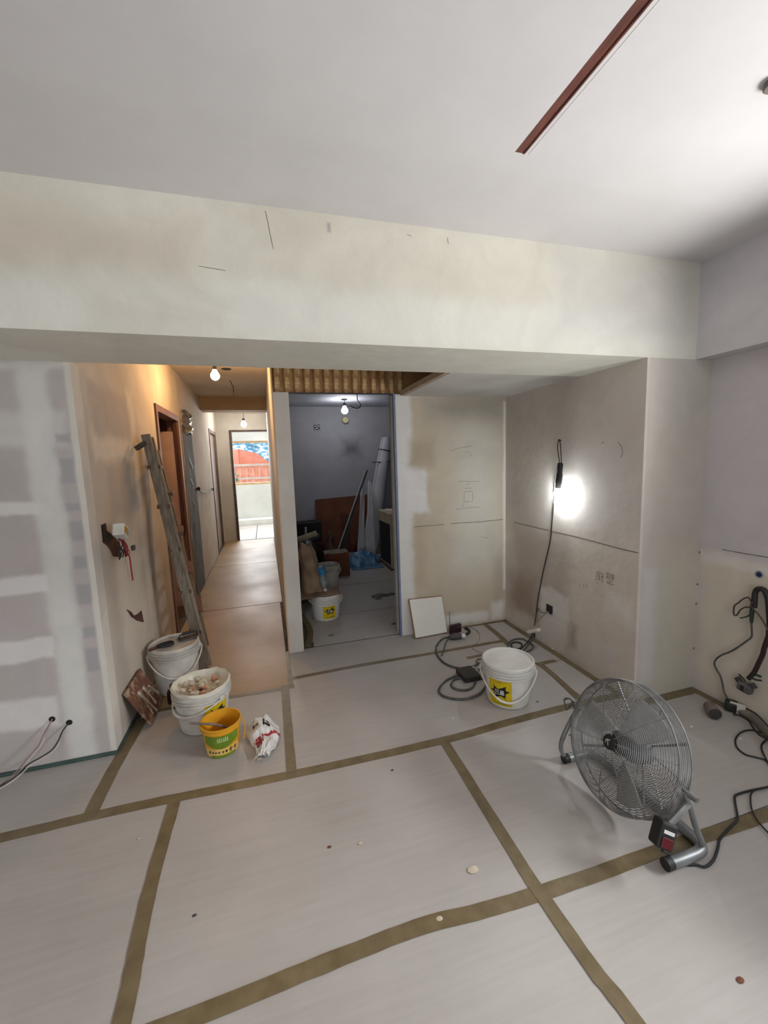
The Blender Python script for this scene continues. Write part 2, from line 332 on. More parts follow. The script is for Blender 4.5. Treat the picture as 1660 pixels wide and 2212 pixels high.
# ---- walls of the main room
P_LIGHT, P_GREY = (192, 189, 184), (158, 154, 154)
lw = []
for x0, y0, x1, y1, c, s, a in ((-80, 775, 150, 800, P_LIGHT, .02, .7), (-80, 888, 150, 962, P_LIGHT, .03, .75), (92, 800, 150, 1640, P_LIGHT, .03, .9), (-80, 1092, 110, 1108, (206, 202, 198), .012, .85),
                                (-80, 1255, 110, 1275, (208, 204, 200), .012, .85), (-80, 1398, 120, 1420, (206, 202, 198), .014, .85), (-80, 1535, 130, 1562, (202, 198, 194), .018, .8)):
    lw.append(uvY(x0, y0, x1, y1, YL) + (c, s, a))
u0, u1 = -1.09, -0.985
lw.append((u0, 0.0, u1, 2.05, (196, 194, 189), .03, .85))
for z0, z1 in ((0.5, 0.62), (0.68, 0.74), (0.86, 0.97), (1.06, 1.12), (1.2, 1.3), (1.36, 1.40), (1.5, 1.62), (1.7, 1.74)):
    lw.append((-0.975, z0, -0.915, z1, (146, 144, 146), .012, .75, .02))
lw.append((-0.912, 0, -0.88, 2.1, (200, 195, 184), .008, .8, .01))
M_WLEFT = wall_mat('putty_striped_gypsum', 'XZ', (172, 164, 161), (166, 159, 156), lw, wob=0.035, bump=0.1)
struct('wall_left', MB().box(-2.72, XL - 0.1, YL, YL + 0.1, 0, ZC).box(XL - 0.1, XL, YL, YL + 0.1, 0, ZC), M_WLEFT, 'grey gypsum board partition with white putty joints')
struct('baseboard_left', MB().box(-2.72, XL + 0.004, YL - 0.004, YL, 0, 0.024).box(XL, XL + 0.004, YL, YL + 0.45, 0, 0.024), mat('teal_base', (70, 88, 84), (56, 70, 66), rough=0.8), 'dark teal gap strip along the foot of the gypsum partition')
hl = [(2.43, 0, 2.62, 2.1, (176, 168, 158), .05, .8), (2.6, 1.62, 3.3, 1.78, (206, 196, 182), .04, .8), (2.6, 0.9, 3.35, 1.0, (200, 192, 178), .04, .5), (3.3, 0.0, 3.42, 2.1, (206, 196, 182), .05, .7),
      (3.45, 0.6, 3.56, 1.75, (112, 104, 100), .05, .6), (2.75, 1.25, 3.2, 1.6, (164, 154, 144), .05, .8), (3.1, 1.3, 3.3, 1.6, (146, 146, 144), .06, .7), (2.55, 0.1, 2.75, 1.1, (158, 150, 140), .08, .7), (2.75, 0.5, 3.2, 1.1, (196, 188, 174), .08, .6), (2.62, 1.75, 3.3, 2.05, (160, 150, 142), .04, .7)]
M_WHALL = wall_mat('corridor_plaster', 'YZ', (192, 182, 168), (170, 158, 144), hl)
hw = MB()
for y0, y1, z0, z1 in ((YL + 0.1, 4.05, 0, ZC), (4.05, 5.06, 2.12, ZC), (5.06, 5.18, 0, ZC), (5.18, 5.9, 2.1, ZC), (5.9, 7.75, 0, ZC), (7.75, 8.75, 2.22, ZC), (8.75, YE, 0, ZC)): hw.box(XL - 0.1, XL, y0, y1, z0, z1)
struct('wall_corridor_left', hw, M_WHALL, 'plastered corridor wall with three door openings')
M_ROOMB = wall_mat('side_room_plaster', 'YZ', (176, 150, 138), (160, 134, 124))
struct('wall_side_room', MB().box(-2.3, -2.2, 3.6, 9.0, 0, ZC).box(-2.2, XL - 0.1, 3.6, 3.7, 0, ZC).box(-2.2, XL - 0.1, 6.3, 6.4, 0, ZC).box(-2.2, XL - 0.1, 8.95, 9.0, 0, ZC).box(-2.3, XL - 0.1, 3.6, 9.0, ZC, ZC + 0.05), M_ROOMB, 'pale plaster walls of the side rooms beyond the corridor doors')
bw = [(-2.7, 2.08, 2.7, 2.32, (206, 206, 198), .06, .7), (-0.9, 2.3, -0.2, 2.5, (186, 176, 160), .1, .7), (0.3, 2.3, 1.4, 2.5, (192, 186, 172), .1, .5), (1.5, 2.2, 2.5, 2.6, (178, 176, 172), .12, .6), (0.332, 2.55, 0.346, 2.585, (140, 136, 132), .008, .8, .005), (-0.6, 2.1, -0.1, 2.25, (188, 180, 166), .1, .5)]
M_BEAM = wall_mat('beam_plaster', 'XZ', (204, 200, 188), (190, 184, 170), bw)
struct('beam_front', MB().box(-2.72, 2.75, YB, YL, ZB, ZC), M_BEAM, 'wide plastered concrete beam across the room')
for ln in ([(0.075, 2.60), (0.082, 2.56), (0.09, 2.5), (0.098, 2.455)], [(0.7, 2.578), (0.72, 2.572)], [(-0.2, 2.36), (-0.1, 2.352)], [(0.9, 2.585), (0.905, 2.56)]):
    MB().strokes([ln], lambda u, v: Vector((u, YB - 0.0008, v)), 0.0024).build('scratch', M_PENCIL, bpy.data.objects['beam_front'])
nb = [(1.07, 0, 1.215, 2.1, (204, 202, 198), .03, .95, .03), (1.15, 1.1, 1.345, 1.5, (204, 202, 200), .03, .95, .05), (1.2, 1.5, 1.42, 1.72, (156, 142, 124), .06, .7), (1.22, 0.4, 1.34, 1.0, (164, 148, 128), .06, .6), (1.6, 0.5, 2.05, 1.9, (190, 186, 176), .2, .8),
      (1.5, 0.02, 1.95, 0.13, (206, 202, 196), .03, .9, .06), (1.98, 0.02, 2.1, 0.2, (208, 204, 198), .03, .9, .04), (1.35, 1.9, 2.1, 2.08, (146, 140, 132), .1, .7), (2.02, 0.2, 2.131, 0.6, (164, 152, 136), .06, .6), (2.105, 0.3, 2.131, 2.05, (206, 204, 196), .01, .8, .01)]
M_NBACK = wall_mat('niche_back_plaster', 'XZ', (184, 172, 152), (170, 158, 140), nb)
wnb = struct('wall_niche_back', MB().box(XD2, XN, YN, YN + 0.1, 0, ZB + 0.02), M_NBACK, 'stained beige plaster partition with pencil sketches and white putty')
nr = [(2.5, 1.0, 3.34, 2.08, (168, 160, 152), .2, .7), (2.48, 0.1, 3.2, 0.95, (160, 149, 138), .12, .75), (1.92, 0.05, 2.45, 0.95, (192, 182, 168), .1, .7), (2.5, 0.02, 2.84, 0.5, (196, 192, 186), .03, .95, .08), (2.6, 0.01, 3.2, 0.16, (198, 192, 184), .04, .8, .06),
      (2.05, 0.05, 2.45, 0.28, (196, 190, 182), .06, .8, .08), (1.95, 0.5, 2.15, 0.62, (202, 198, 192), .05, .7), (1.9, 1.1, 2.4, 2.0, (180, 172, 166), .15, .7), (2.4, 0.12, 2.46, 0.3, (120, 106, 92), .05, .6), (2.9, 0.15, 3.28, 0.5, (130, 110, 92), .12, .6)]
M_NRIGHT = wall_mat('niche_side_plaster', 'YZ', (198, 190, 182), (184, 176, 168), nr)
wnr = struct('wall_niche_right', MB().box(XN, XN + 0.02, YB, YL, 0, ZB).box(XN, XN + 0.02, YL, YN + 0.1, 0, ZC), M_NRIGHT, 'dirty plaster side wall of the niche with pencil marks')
cl = [(2.13, 0, 2.2, 2.08, (186, 178, 170), .03, .6), (2.18, 0.1, 2.27, 0.85, (188, 184, 180), .03, .6), (2.3, 0, 2.6, 0.95, (172, 166, 148), .1, .6), (2.15, 0.9, 2.6, 1.7, (166, 158, 146), .1, .6)]
M_COLM = wall_mat('column_plaster', 'XZ', (180, 175, 166), (168, 162, 154), cl)
struct('wall_column', MB().box(XN + 0.02, XR + 0.1, YB, YB + 0.02, 0, ZB).box(XN + 0.02, XR + 0.1, YB + 0.02, YL, 0, ZB).box(XN + 0.02, XR + 0.1, YL, YN + 0.1, 0, ZC), M_COLM, 'plastered column face at the end of the beam')
rw = [(-0.5, 0, 1.9, 0.92, (194, 184, 166), .06, .8), (1.0, 1.0, 1.9, 2.0, (182, 176, 178), .1, .7), (1.5, 0.86, 1.9, 0.93, (206, 200, 194), .03, .6)]
M_WRIGHT = wall_mat('right_wall_plaster', 'YZ', (186, 180, 180), (174, 168, 168), rw)
rwb = MB()
for y0, y1, z0, z1 in ((-2.7, -1.2, 0, ZC), (-1.2, 0.95, 0, 0.88), (-1.2, 0.95, 2.03, ZC), (0.95, YB, 0, ZC)): rwb.box(XR, XR + 0.12, y0, y1, z0, z1)
wr = struct('wall_right', rwb, M_WRIGHT, 'mauve grey plastered wall with dangling wires')
struct('beam_right', MB().box(2.492, XR, -2.7, YB, ZB, ZC), wall_mat('right_beam_plaster', 'YZ', (188, 184, 186), (176, 172, 176)), 'plastered beam running above the right wall')
M_PLAIN = wall_mat('plain_plaster', 'XZ', (190, 184, 176), (176, 170, 162))
struct('wall_far_left', MB().box(-2.74, -2.62, -2.7, YL, 0, ZC), M_PLAIN)
bk = MB()
for x0, x1, z0, z1 in ((-2.7, -2.0, 0, ZC), (-2.0, 0.6, 0, 0.85), (-2.0, 0.6, 2.05, ZC), (0.6, 2.75, 0, ZC)): bk.box(x0, x1, -2.72, -2.6, z0, z1)  # rear opening added to let fill light in behind the camera
struct('wall_rear', bk, M_PLAIN)
M_ALU = mat('window_aluminium', (190, 190, 188), (170, 170, 170), rough=0.4, metallic=0.6)
w1 = struct('window_1', MB().box(XR + 0.02, XR + 0.07, -1.2, 0.95, 0.88, 0.92).box(XR + 0.02, XR + 0.07, -1.2, 0.95, 1.99, 2.03).box(XR + 0.02, XR + 0.07, -1.2, -1.16, 0.92, 1.99).box(XR + 0.02, XR + 0.07, 0.91, 0.95, 0.92, 1.99), M_ALU)
w2 = struct('added_rear_window', MB().box(-2.0, 0.6, -2.68, -2.63, 0.85, 0.89).box(-2.0, 0.6, -2.68, -2.63, 2.01, 2.05).box(-2.0, -1.96, -2.68, -2.63, 0.89, 2.01).box(0.56, 0.6, -2.68, -2.63, 0.89, 2.01), M_ALU)  # unseen frame added around the rear fill opening

# ---- ceilings
M_CEIL = wall_mat('ceiling_paint', 'XY', (206, 203, 202), (198, 195, 195), (), scale=0.9, bump=0.05)
SX0, SX1, SY1 = 0.930, 0.962, 1.395
ceil = struct('ceiling', MB().box(-2.72, SX0, -2.7, YB, ZC, ZC + 0.03).box(SX1, 2.75, -2.7, YB, ZC, ZC + 0.03).box(SX0, SX1, SY1, YB, ZC, ZC + 0.03).box(SX0, SX1, -2.7, -1.6, ZC, ZC + 0.03), M_CEIL, 'smooth off-white skimmed ceiling with a long slot')
bt = MB(); bt.grid(lambda u, v: Vector((SX0 - 0.004 + 0.040 * u, -1.6 + (SY1 + 1.6) * v, ZC - 0.0006 - 0.0012 * abs(nz(u * 3, v * 30)))), 3, 60)
bt.build('batten', M_WOODRED, ceil, smooth=True)
MB().box(SX1 - 0.004, SX1 - 0.001, -1.6, SY1, ZC - 0.004, ZC).build('slot_edge', M_WOODRED, ceil)
MB().box(SX1 + 0.018, SX1 + 0.0205, -1.6, SY1, ZC - 0.0008, ZC).build('seam', M_CEIL, ceil)
struct('ceiling_corridor', MB().box(XL - 0.1, XD0, YL, YE + 0.1, ZC, ZC + 0.03).box(XD0, XN, YL, YN + 0.02, ZC, ZC + 0.03), mat('corridor_ceiling', (206, 196, 180), (194, 182, 166), 2, rough=0.9))
soff = struct('ceiling_niche', MB().box(1.16, XN, YL, YN, ZB + 0.002, ZB + 0.03), mat('soffit_board', (198, 196, 190), (184, 180, 172), 3, rough=0.85), 'white dropped ceiling board over the niche')
MB().box(1.13, 1.16, YL, YN, ZB + 0.004, ZB + 0.045).build('edge_trim', mat('raw_edge', (176, 158, 138), (160, 142, 122), 9, rough=0.9), soff)
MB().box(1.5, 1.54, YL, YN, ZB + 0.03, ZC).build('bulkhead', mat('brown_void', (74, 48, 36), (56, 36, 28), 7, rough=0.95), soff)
# ribbed formwork above the doorway
form = struct('trim_1', MB().box(XD0, XN, YN + 0.03, YN + 0.06, ZB + 0.02, ZC), mat('formwork_back', (150, 108, 76), (170, 140, 96), 9, rough=0.9), 'ribbed brown formwork panel above the store room doorway')
M_RIB = mat('mouldy_rib', (214, 190, 140), (160, 118, 80), 11, rough=0.9, stretch=(1, 1, 2.2), bump=0.3)
rib0 = None
for i in range(14):
    x = XD0 + 0.012 + i * 0.077
    if rib0 is None:
        rb = MB(); rb.prism([(0, YN + 0.03, ZB + 0.022), (0.007, YN + 0.004, ZB + 0.022), (0.03, YN - 0.002, ZB + 0.022), (0.04, YN + 0.012, ZB + 0.022), (0.046, YN + 0.03, ZB + 0.022)], (0, 0, 0.5)); rib0 = rb.build('rib', M_RIB, form)
        rib0.location.x = x
    else:
        c = rib0.copy(); COL.objects.link(c); c.location.x = x
# ---- partition between corridor and store room
M_JAMB = mat('jamb_board', (206, 202, 194), (192, 187, 178), 3, rough=0.7)
struct('wall_divider', MB().box(XD0, XD1, YN, YN + 0.06, 0, ZB + 0.02).box(XD0, XD1, YN + 0.06, YE, 0, ZC), wall_mat('divider_plaster', 'YZ', (196, 190, 180), (184, 176, 164)), 'end of the thin white partition between corridor and store room')
struct('trim_2', MB().box(XD0, XD1 + 0.006, YN - 0.008, YN, 0.01, ZB + 0.02).box(XD1, XD1 + 0.006, YN, YN + 0.1, 0.01, ZB + 0.02), M_JAMB, 'white board facing on the end of the partition')
struct('trim_3', MB().box(XD0 - 0.01, XD0, YN - 0.01, YN + 0.03, 0, ZC), mat('corner_bead', (206, 176, 146), (190, 158, 128), 6, rough=0.7), 'narrow corner bead on the corridor side of the partition')
struct('trim_4', MB().box(XD2 - 0.005, XD2 + 0.012, YN - 0.003, YN + 0.03, 0.0, ZB + 0.02), M_BLUETAPE, 'blue masking tape along the right door jamb')
struct('trim_5', MB().box(XD0, XN, YN - 0.002, YN + 0.03, ZB + 0.016, ZB + 0.022), M_DGREY, 'thin dark strip standing in for the shadow gap above the partition')  # solid strip; the shade of the gap is put into its dark colour
# ---- store room
M_STORE = wall_mat('store_wall', 'XZ', (150, 150, 154), (140, 140, 145), [(1.36, 1.70, 1.60, 1.90, (84, 78, 78), .17, .95, .1), (1.5, 1.5, 1.6, 1.6, (120, 116, 116), .25, .5), (0.5, 0.2, 2.3, 1.2, (156, 158, 166), .2, .5)], scale=1.1)
struct('wall_store_back', MB().box(XD1, XIR + 0.1, YIB, YIB + 0.1, 0, ZI), M_STORE, 'dim blue grey rear wall of the store room')
struct('wall_store_right', MB().box(XIR, XIR + 0.1, YN + 0.1, YIB, 0, ZI).box(XD2, XIR, YN + 0.1, YN + 0.14, 0, ZI), M_STORE)
struct('ceiling_store', MB().box(XD1, XIR + 0.1, YN + 0.06, YIB + 0.1, ZI, ZI + 0.04), mat('store_ceiling', (176, 178, 188), (160, 162, 172), 2, rough=0.9))
# ---- corridor beam and end wall
struct('beam_corridor', MB().box(XL, XD0, 6.9, 7.2, 2.42, ZC), mat('corridor_beam', (170, 146, 118), (156, 132, 106), 2, rough=0.9), 'plastered beam across the corridor ceiling')
struct('wall_corridor_end', MB().box(XL, -0.62, YE, YE + 0.1, 0, ZC).box(-0.62, XD1, YE, YE + 0.1, 2.27, ZC), mat('end_wall', (196, 190, 180), (180, 172, 162), 2, rough=0.9), 'corridor end wall around the bright doorway')
struct('trim_6', MB().box(-0.645, -0.60, YE - 0.02, YE + 0.12, 0, 2.29).box(-0.6, XD1, YE - 0.02, YE + 0.12, 2.25, 2.29), mat('dark_frame', (84, 66, 56), (66, 50, 42), 8, rough=0.7), 'dark wooden frame of the doorway to the bright room')
# ---- bright far room with its window
M_FAR = mat('far_plaster', (226, 226, 222), (212, 212, 208), 2, rough=0.9)
struct('wall_far_room', MB().box(-2.1, -2.0, YE + 0.1, 11.75, 0, ZC).box(1.6, 1.7, YE + 0.1, 11.75, 0, ZC).box(XD1, 1.7, YE, YE + 0.1, 0, ZC).box(-2.1, XL, YE, YE + 0.1, 0, ZC), M_FAR)
struct('wall_far_window', MB().box(-2.1, 1.7, 11.75, 11.87, 0, 1.05).box(-2.1, 1.7, 11.75, 11.87, 2.22, ZC).box(-2.1, -1.1, 11.75, 11.87, 1.05, 2.22).box(1.1, 1.7, 11.75, 11.87, 1.05, 2.22), M_FAR, 'low white parapet wall under the far window opening')
struct('ceiling_far_room', MB().box(-2.1, 1.7, YE, 11.87, ZC, ZC + 0.04), M_FAR)
struct('trim_7', MB().box(-2.0, 1.6, 11.3, 11.75, -0.005, 0.14), mat('white_ledge', (236, 236, 232), (222, 222, 218), 3, rough=0.6), 'white step along the foot of the far parapet')
struct('window_3', MB().box(-1.1, 1.1, 11.77, 11.83, 1.05, 1.10).box(-1.1, 1.1, 11.77, 11.83, 2.17, 2.22).box(-1.1, -1.05, 11.77, 11.83, 1.1, 2.17).box(1.05, 1.1, 11.77, 11.83, 1.1, 2.17), mat('tan_frame', (206, 168, 118), (190, 150, 100), rough=0.5), 'tan window frame of the far room')
# ---- corridor doors
d1 = struct('door_1', MB().box(XL - 0.1, XL + 0.015, 4.05, 4.11, 0, 2.12).box(XL - 0.1, XL + 0.015, 5.0, 5.06, 0, 2.12).box(XL - 0.1, XL + 0.015, 4.11, 5.0, 2.06, 2.12), M_WOOD, 'open doorway with reddish wooden frame behind the stepladder')
MB().box(XL - 0.04, XL - 0.005, 4.972, 4.998, 0.85, 2.058).build('door_leaf', mat('dark_leaf', (86, 46, 38), (66, 34, 28), 6, rough=0.6, stretch=(5, 5, .6)), d1)
MB().box(XL - 0.18, XL - 0.04, 4.980, 4.998, 0, 1.95).build('added_pink_panel', mat('pink_panel', (196, 166, 156), (176, 146, 138), 5, rough=0.7), d1)  # panel added on the far jamb; its pink stands in for the side room wall
d2 = struct('door_2', MB().box(XL - 0.1, XL + 0.012, 5.18, 5.23, 0, 2.1).box(XL - 0.1, XL + 0.012, 5.85, 5.9, 0, 2.1).box(XL - 0.1, XL + 0.012, 5.23, 5.85, 2.05, 2.1), mat('pale_frame', (150, 128, 108), (128, 106, 88), 5, rough=0.6, stretch=(5, 5, .6)), 'closed corridor door wrapped in blue grey protective film')
df = MB(); df.grid(lambda u, v: Vector((XL + 0.014 + 0.006 * nz(u * 4, v * 9, 3), 5.21 + 0.66 * u, 2.04 * v)), 10, 40); df.build('film_wrapped_leaf', mat('grey_film', (98, 100, 102), (74, 80, 86), 6, rough=0.85, stretch=(1, 2, .7)), d2, smooth=True)
MB().strokes([[(5.32 + 0.05 * k, 0.3 + 0.25 * k), (5.5 + 0.03 * k, 0.36 + 0.24 * k), (5.42, 0.42 + 0.25 * k)] for k in range(6)], lambda u, v: Vector((XL + 0.024, u, v)), 0.02).build('film_print', mat('film_print', (48, 66, 82), (60, 78, 92), rough=0.6), d2)
d3 = struct('door_3', MB().box(XL - 0.1, XL + 0.012, 7.75, 7.81, 0, 2.22).box(XL - 0.1, XL + 0.012, 8.69, 8.75, 0, 2.22).box(XL - 0.1, XL + 0.012, 7.81, 8.69, 2.16, 2.22), mat('mauve_frame', (120, 100, 92), (100, 82, 76), 5, rough=0.6), 'mauve framed corridor door near the bright room')
MB().box(XL - 0.06, XL - 0.03, 7.81, 8.69, 0, 2.16).build('door_leaf', mat('mauve_leaf', (150, 134, 128), (136, 120, 114), 4, rough=0.6), d3)
for z0, z1 in ((0.15, 0.95), (1.08, 2.02)):
    MB().box(XL - 0.03, XL - 0.022, 7.93, 8.57, z0, z1).build('door_panel', mat('mauve_panel', (140, 124, 118), (128, 112, 106), 4, rough=0.6), d3, bev=0.004)

# ---- pencil marks on the niche walls
SB = lambda u, v: Vector((u, YN - 0.0012, v)); SR = lambda u, v: Vector((XN - 0.0012, u, v))
def pix_lines(lines, fn, k): return [[(q[k], q.z) for q in (fn(*p) for p in ln)] for ln in lines]
bl = pix_lines([[(895, 1138), (960, 1133)], [(975, 1131), (1040, 1127), (1087, 1122)]], lambda x, y: onY(x, y, YN), 0)
MB().strokes(bl, SB, 0.006).build('level_line', M_PENCIL, wnb)
sk = pix_lines([[(975, 974), (988, 969), (1004, 966), (1020, 963)], [(1007, 977), (1012, 975)], [(1016, 982), (1020, 984)], [(990, 1040), (1036, 1040)], [(1003, 1062), (1021, 1061), (1022, 1083), (1003, 1084), (1003, 1062)], [(986, 1100), (1010, 1097), (1036, 1095)], [(998, 1096), (1002, 1090)], [(1008, 1048), (1014, 1044)], [(1040, 1160), (1056, 1162)], [(1005, 1055), (1018, 1054)]], lambda x, y: onY(x, y, YN), 0)
MB().strokes(sk, SB, 0.003).build('pencil_sketch', M_PENCIL, wnb)
rl = pix_lines([[(1112, 1128), (1135, 1134), (1185, 1145)], [(1190, 1147), (1240, 1158), (1300, 1174), (1340, 1185), (1379, 1194)]], lambda x, y: onX(x, y, XN), 1)
MB().strokes(rl, SR, 0.006).build('level_line', M_PENCIL, wnr)
SRR = lambda u, v: Vector((XR - 0.0012, u, v))
ll = pix_lines([[(1562, 1187), (1600, 1194), (1660, 1204), (1720, 1214)]], lambda x, y: onX(x, y, XR), 1)
MB().strokes(ll, SRR, 0.005).build('level_line', M_PENCIL, wr)
# handwritten characters, drawn from their strokes in a unit cell (x right, y up)
CHU = [[(.5, 1.0), (.52, .92)], [(.1, .9), (.95, .88)], [(.12, .9), (.1, .45), (.02, .05)], [(.25, .72), (.55, .72)], [(.4, .8), (.4, .72)], [(.3, .6), (.52, .6), (.52, .45), (.3, .45), (.3, .6)], [(.34, .38), (.38, .28)], [(.5, .38), (.46, .28)], [(.22, .2), (.58, .26)], [(.62, .62), (.97, .62)], [(.82, .8), (.82, .1), (.74, .16)], [(.68, .48), (.74, .38)]]
BI = [[(.1, .95), (.45, .95), (.45, .78), (.12, .78)], [(.1, .95), (.1, .62), (.02, .42)], [(.18, .65), (.42, .65), (.42, .48), (.18, .48), (.18, .65)], [(.72, 1.), (.74, .94)], [(.56, .88), (.95, .88)], [(.64, .84), (.67, .74)], [(.86, .84), (.82, .74)], [(.54, .7), (.97, .7)], [(.58, .56), (.93, .56)], [(.75, .7), (.75, .4)], [(.25, .26), (.78, .26)], [(.5, .4), (.5, .06)], [(.1, .05), (.93, .05)]]
wr0 = onX(1287, 1252, XN); hgt = 0.075
chars = []
for k, ch in enumerate((CHU, BI)):
    for ln in ch: chars.append([(wr0.y - (k * 0.088 + p[0] * 0.075), wr0.z + 0.012 * k - 0.01 + p[1] * hgt) for p in ln])
MB().strokes(chars, SR, 0.0034).build('handwriting', M_PENCIL, wnr)
sm = pix_lines([[(1254, 1262), (1254, 1268)], [(1262, 1262), (1261, 1269)], [(1270, 1262), (1266, 1266), (1270, 1270)], [(1290, 1258), (1292, 1260)], [(1300, 1286), (1303, 1288)], [(1312, 1256), (1318, 1262)], [(1336, 955), (1344, 965), (1346, 980), (1342, 988)], [(1300, 958), (1306, 955)]], lambda x, y: onX(x, y, XN), 1)
MB().strokes(sm, SR, 0.004).build('pencil_mark', M_PENCIL, wnr)

# ================================================================== OBJECTS
# ---- bulbs
M_BULBMETAL = mat('lamp_cap', (150, 148, 140), (120, 118, 112), rough=0.35, metallic=0.8)
def bulb(label, loc, top, col, strength, r=0.032, group=None, rose=True, name='hanging_bulb'):
    t = thing(name, label, 'light bulb', loc, group=group or 'bare hanging bulbs')
    prof = [(0.001, -r)] + [(r * math.cos(a), r * math.sin(a)) for a in [math.radians(x) for x in range(-75, 50, 15)]] + [(r * 0.5, r * 1.15), (r * 0.42, r * 1.4)]
    MB().lathe(prof, 20).build('glass', emit_mat('lamp_glow', col, strength), t, smooth=True)
    MB().lathe([(r * .46, r * 1.36), (r * .5, r * 1.5), (r * .46, r * 1.7), (r * .5, r * 1.9), (r * .4, r * 2.2), (0.004, r * 2.3)], 16, cap0=True).build('socket', M_BLACK, t, smooth=True)
    h = top - loc[2]
    if h > r * 2.3: cable([(0, 0, r * 2.25), (0.006, 0.0, (h + r * 2.2) / 2), (0, 0, h)], 0.004, M_BLACK, 'cord', t)
    if rose: MB().lathe([(0.0005, h - 0.018), (0.045, h - 0.014), (0.05, h)], 20).build('ceiling_rose', M_BLACK, t, smooth=True)
    return t
p = fl(465, 812, 2.40)
bulb('warm glowing bulb under the corridor ceiling beside a round black hole', p, ZC, (1.0, 0.60, 0.26, 1), 420, 0.04, rose=False)
bulb('cold white bulb hanging in the corridor in front of the bright doorway', onY(527, 917, 8.2), ZC, (1.0, 0.97, 0.92, 1), 260, 0.05, rose=False)
pi = fl(745, 887, ZI - 0.17)
bulb('white bulb hanging from the dim store room ceiling', pi, ZI, (0.96, 0.97, 1.0, 1), 135, 0.05)
q = fl(489, 797, ZC)
tag(MB().lathe([(0.0005, -0.004), (0.05, -0.004), (0.055, 0)], 24).build('ceiling_hole', M_DARKHOLE, loc=q), 'round dark lamp hole in the corridor ceiling', 'hole')
tw = thing('ceiling_wire', 'short loose wire dangling from the corridor ceiling near the warm bulb', 'wire', fl(497, 822, ZC))
cable([(0, 0, 0), (0.02, 0.0, -0.05), (0.035, 0, -0.09), (0.03, 0.01, -0.14)], 0.005, M_BLACK, 'lead', tw); cable([(0.03, 0.01, -0.14), (0.034, 0.01, -0.19)], 0.004, M_RED, 'red_tip', tw)
# store room bulb neighbours
tw = thing('ceiling_wire', 'hooked black wire hanging beside the store room bulb', 'wire', fl(772, 850, ZI))
cable([(0, 0, 0), (0.0, 0, -0.09), (0.03, 0, -0.13), (0.04, 0, -0.17), (0.0, 0, -0.2), (-0.06, 0, -0.19), (-0.1, 0, -0.17)], 0.007, M_BLACK, 'lead', tw)
MB().lathe([(0.0005, 0.012), (0.014, 0.008), (0.014, -0.008), (0.0005, -0.012)], 12).build('terminal', M_WPLAST, tw, loc=(-0.11, 0, -0.168))
a = onY(685, 923, YIB - 0.01)
fo = MB(); fo.grid(lambda u, v: Vector(((u - .5) * .1, -0.012 - 0.016 * nz(u * 5, v * 5), (v - .5) * .09)) , 8, 8)
tag(fo.build('foil_patch', M_CHROME, loc=(a.x, YIB, a.z), solid=0.002), 'small shiny foil patch stuck on the store room rear wall', 'foil')
a = onY(748, 907, YIB - 0.1)
tag(MB().lathe([(0.001, -0.03), (0.05, -0.028), (0.06, 0.0), (0.05, 0.025), (0.001, 0.03)], 16).xf(Matrix.Rotation(1.4, 4, 'X')).build('junction_cover', mat('pale_yellow', (214, 204, 160), (196, 186, 140), rough=0.6), loc=(a.x, YIB - 0.032, a.z), smooth=True), 'pale yellow round cover on the store room wall below the bulb', 'cover')
# main room ceiling fitting at the edge of the frame
tw = thing('ceiling_box', 'grey round junction box on the ceiling with a stub of wire', 'junction box', fl(1682, 172, ZC))
MB().lathe([(0.032, 0), (0.034, -0.012), (0.03, -0.016), (0.0005, -0.014)], 20).build('cover', mat('box_grey', (120, 112, 106), (96, 90, 84), rough=0.7), tw, smooth=True)
cable([(0.0, 0, -0.014), (-0.008, -0.006, -0.03), (-0.022, 0, -0.032)], 0.003, M_CORD, 'wire_stub', tw)

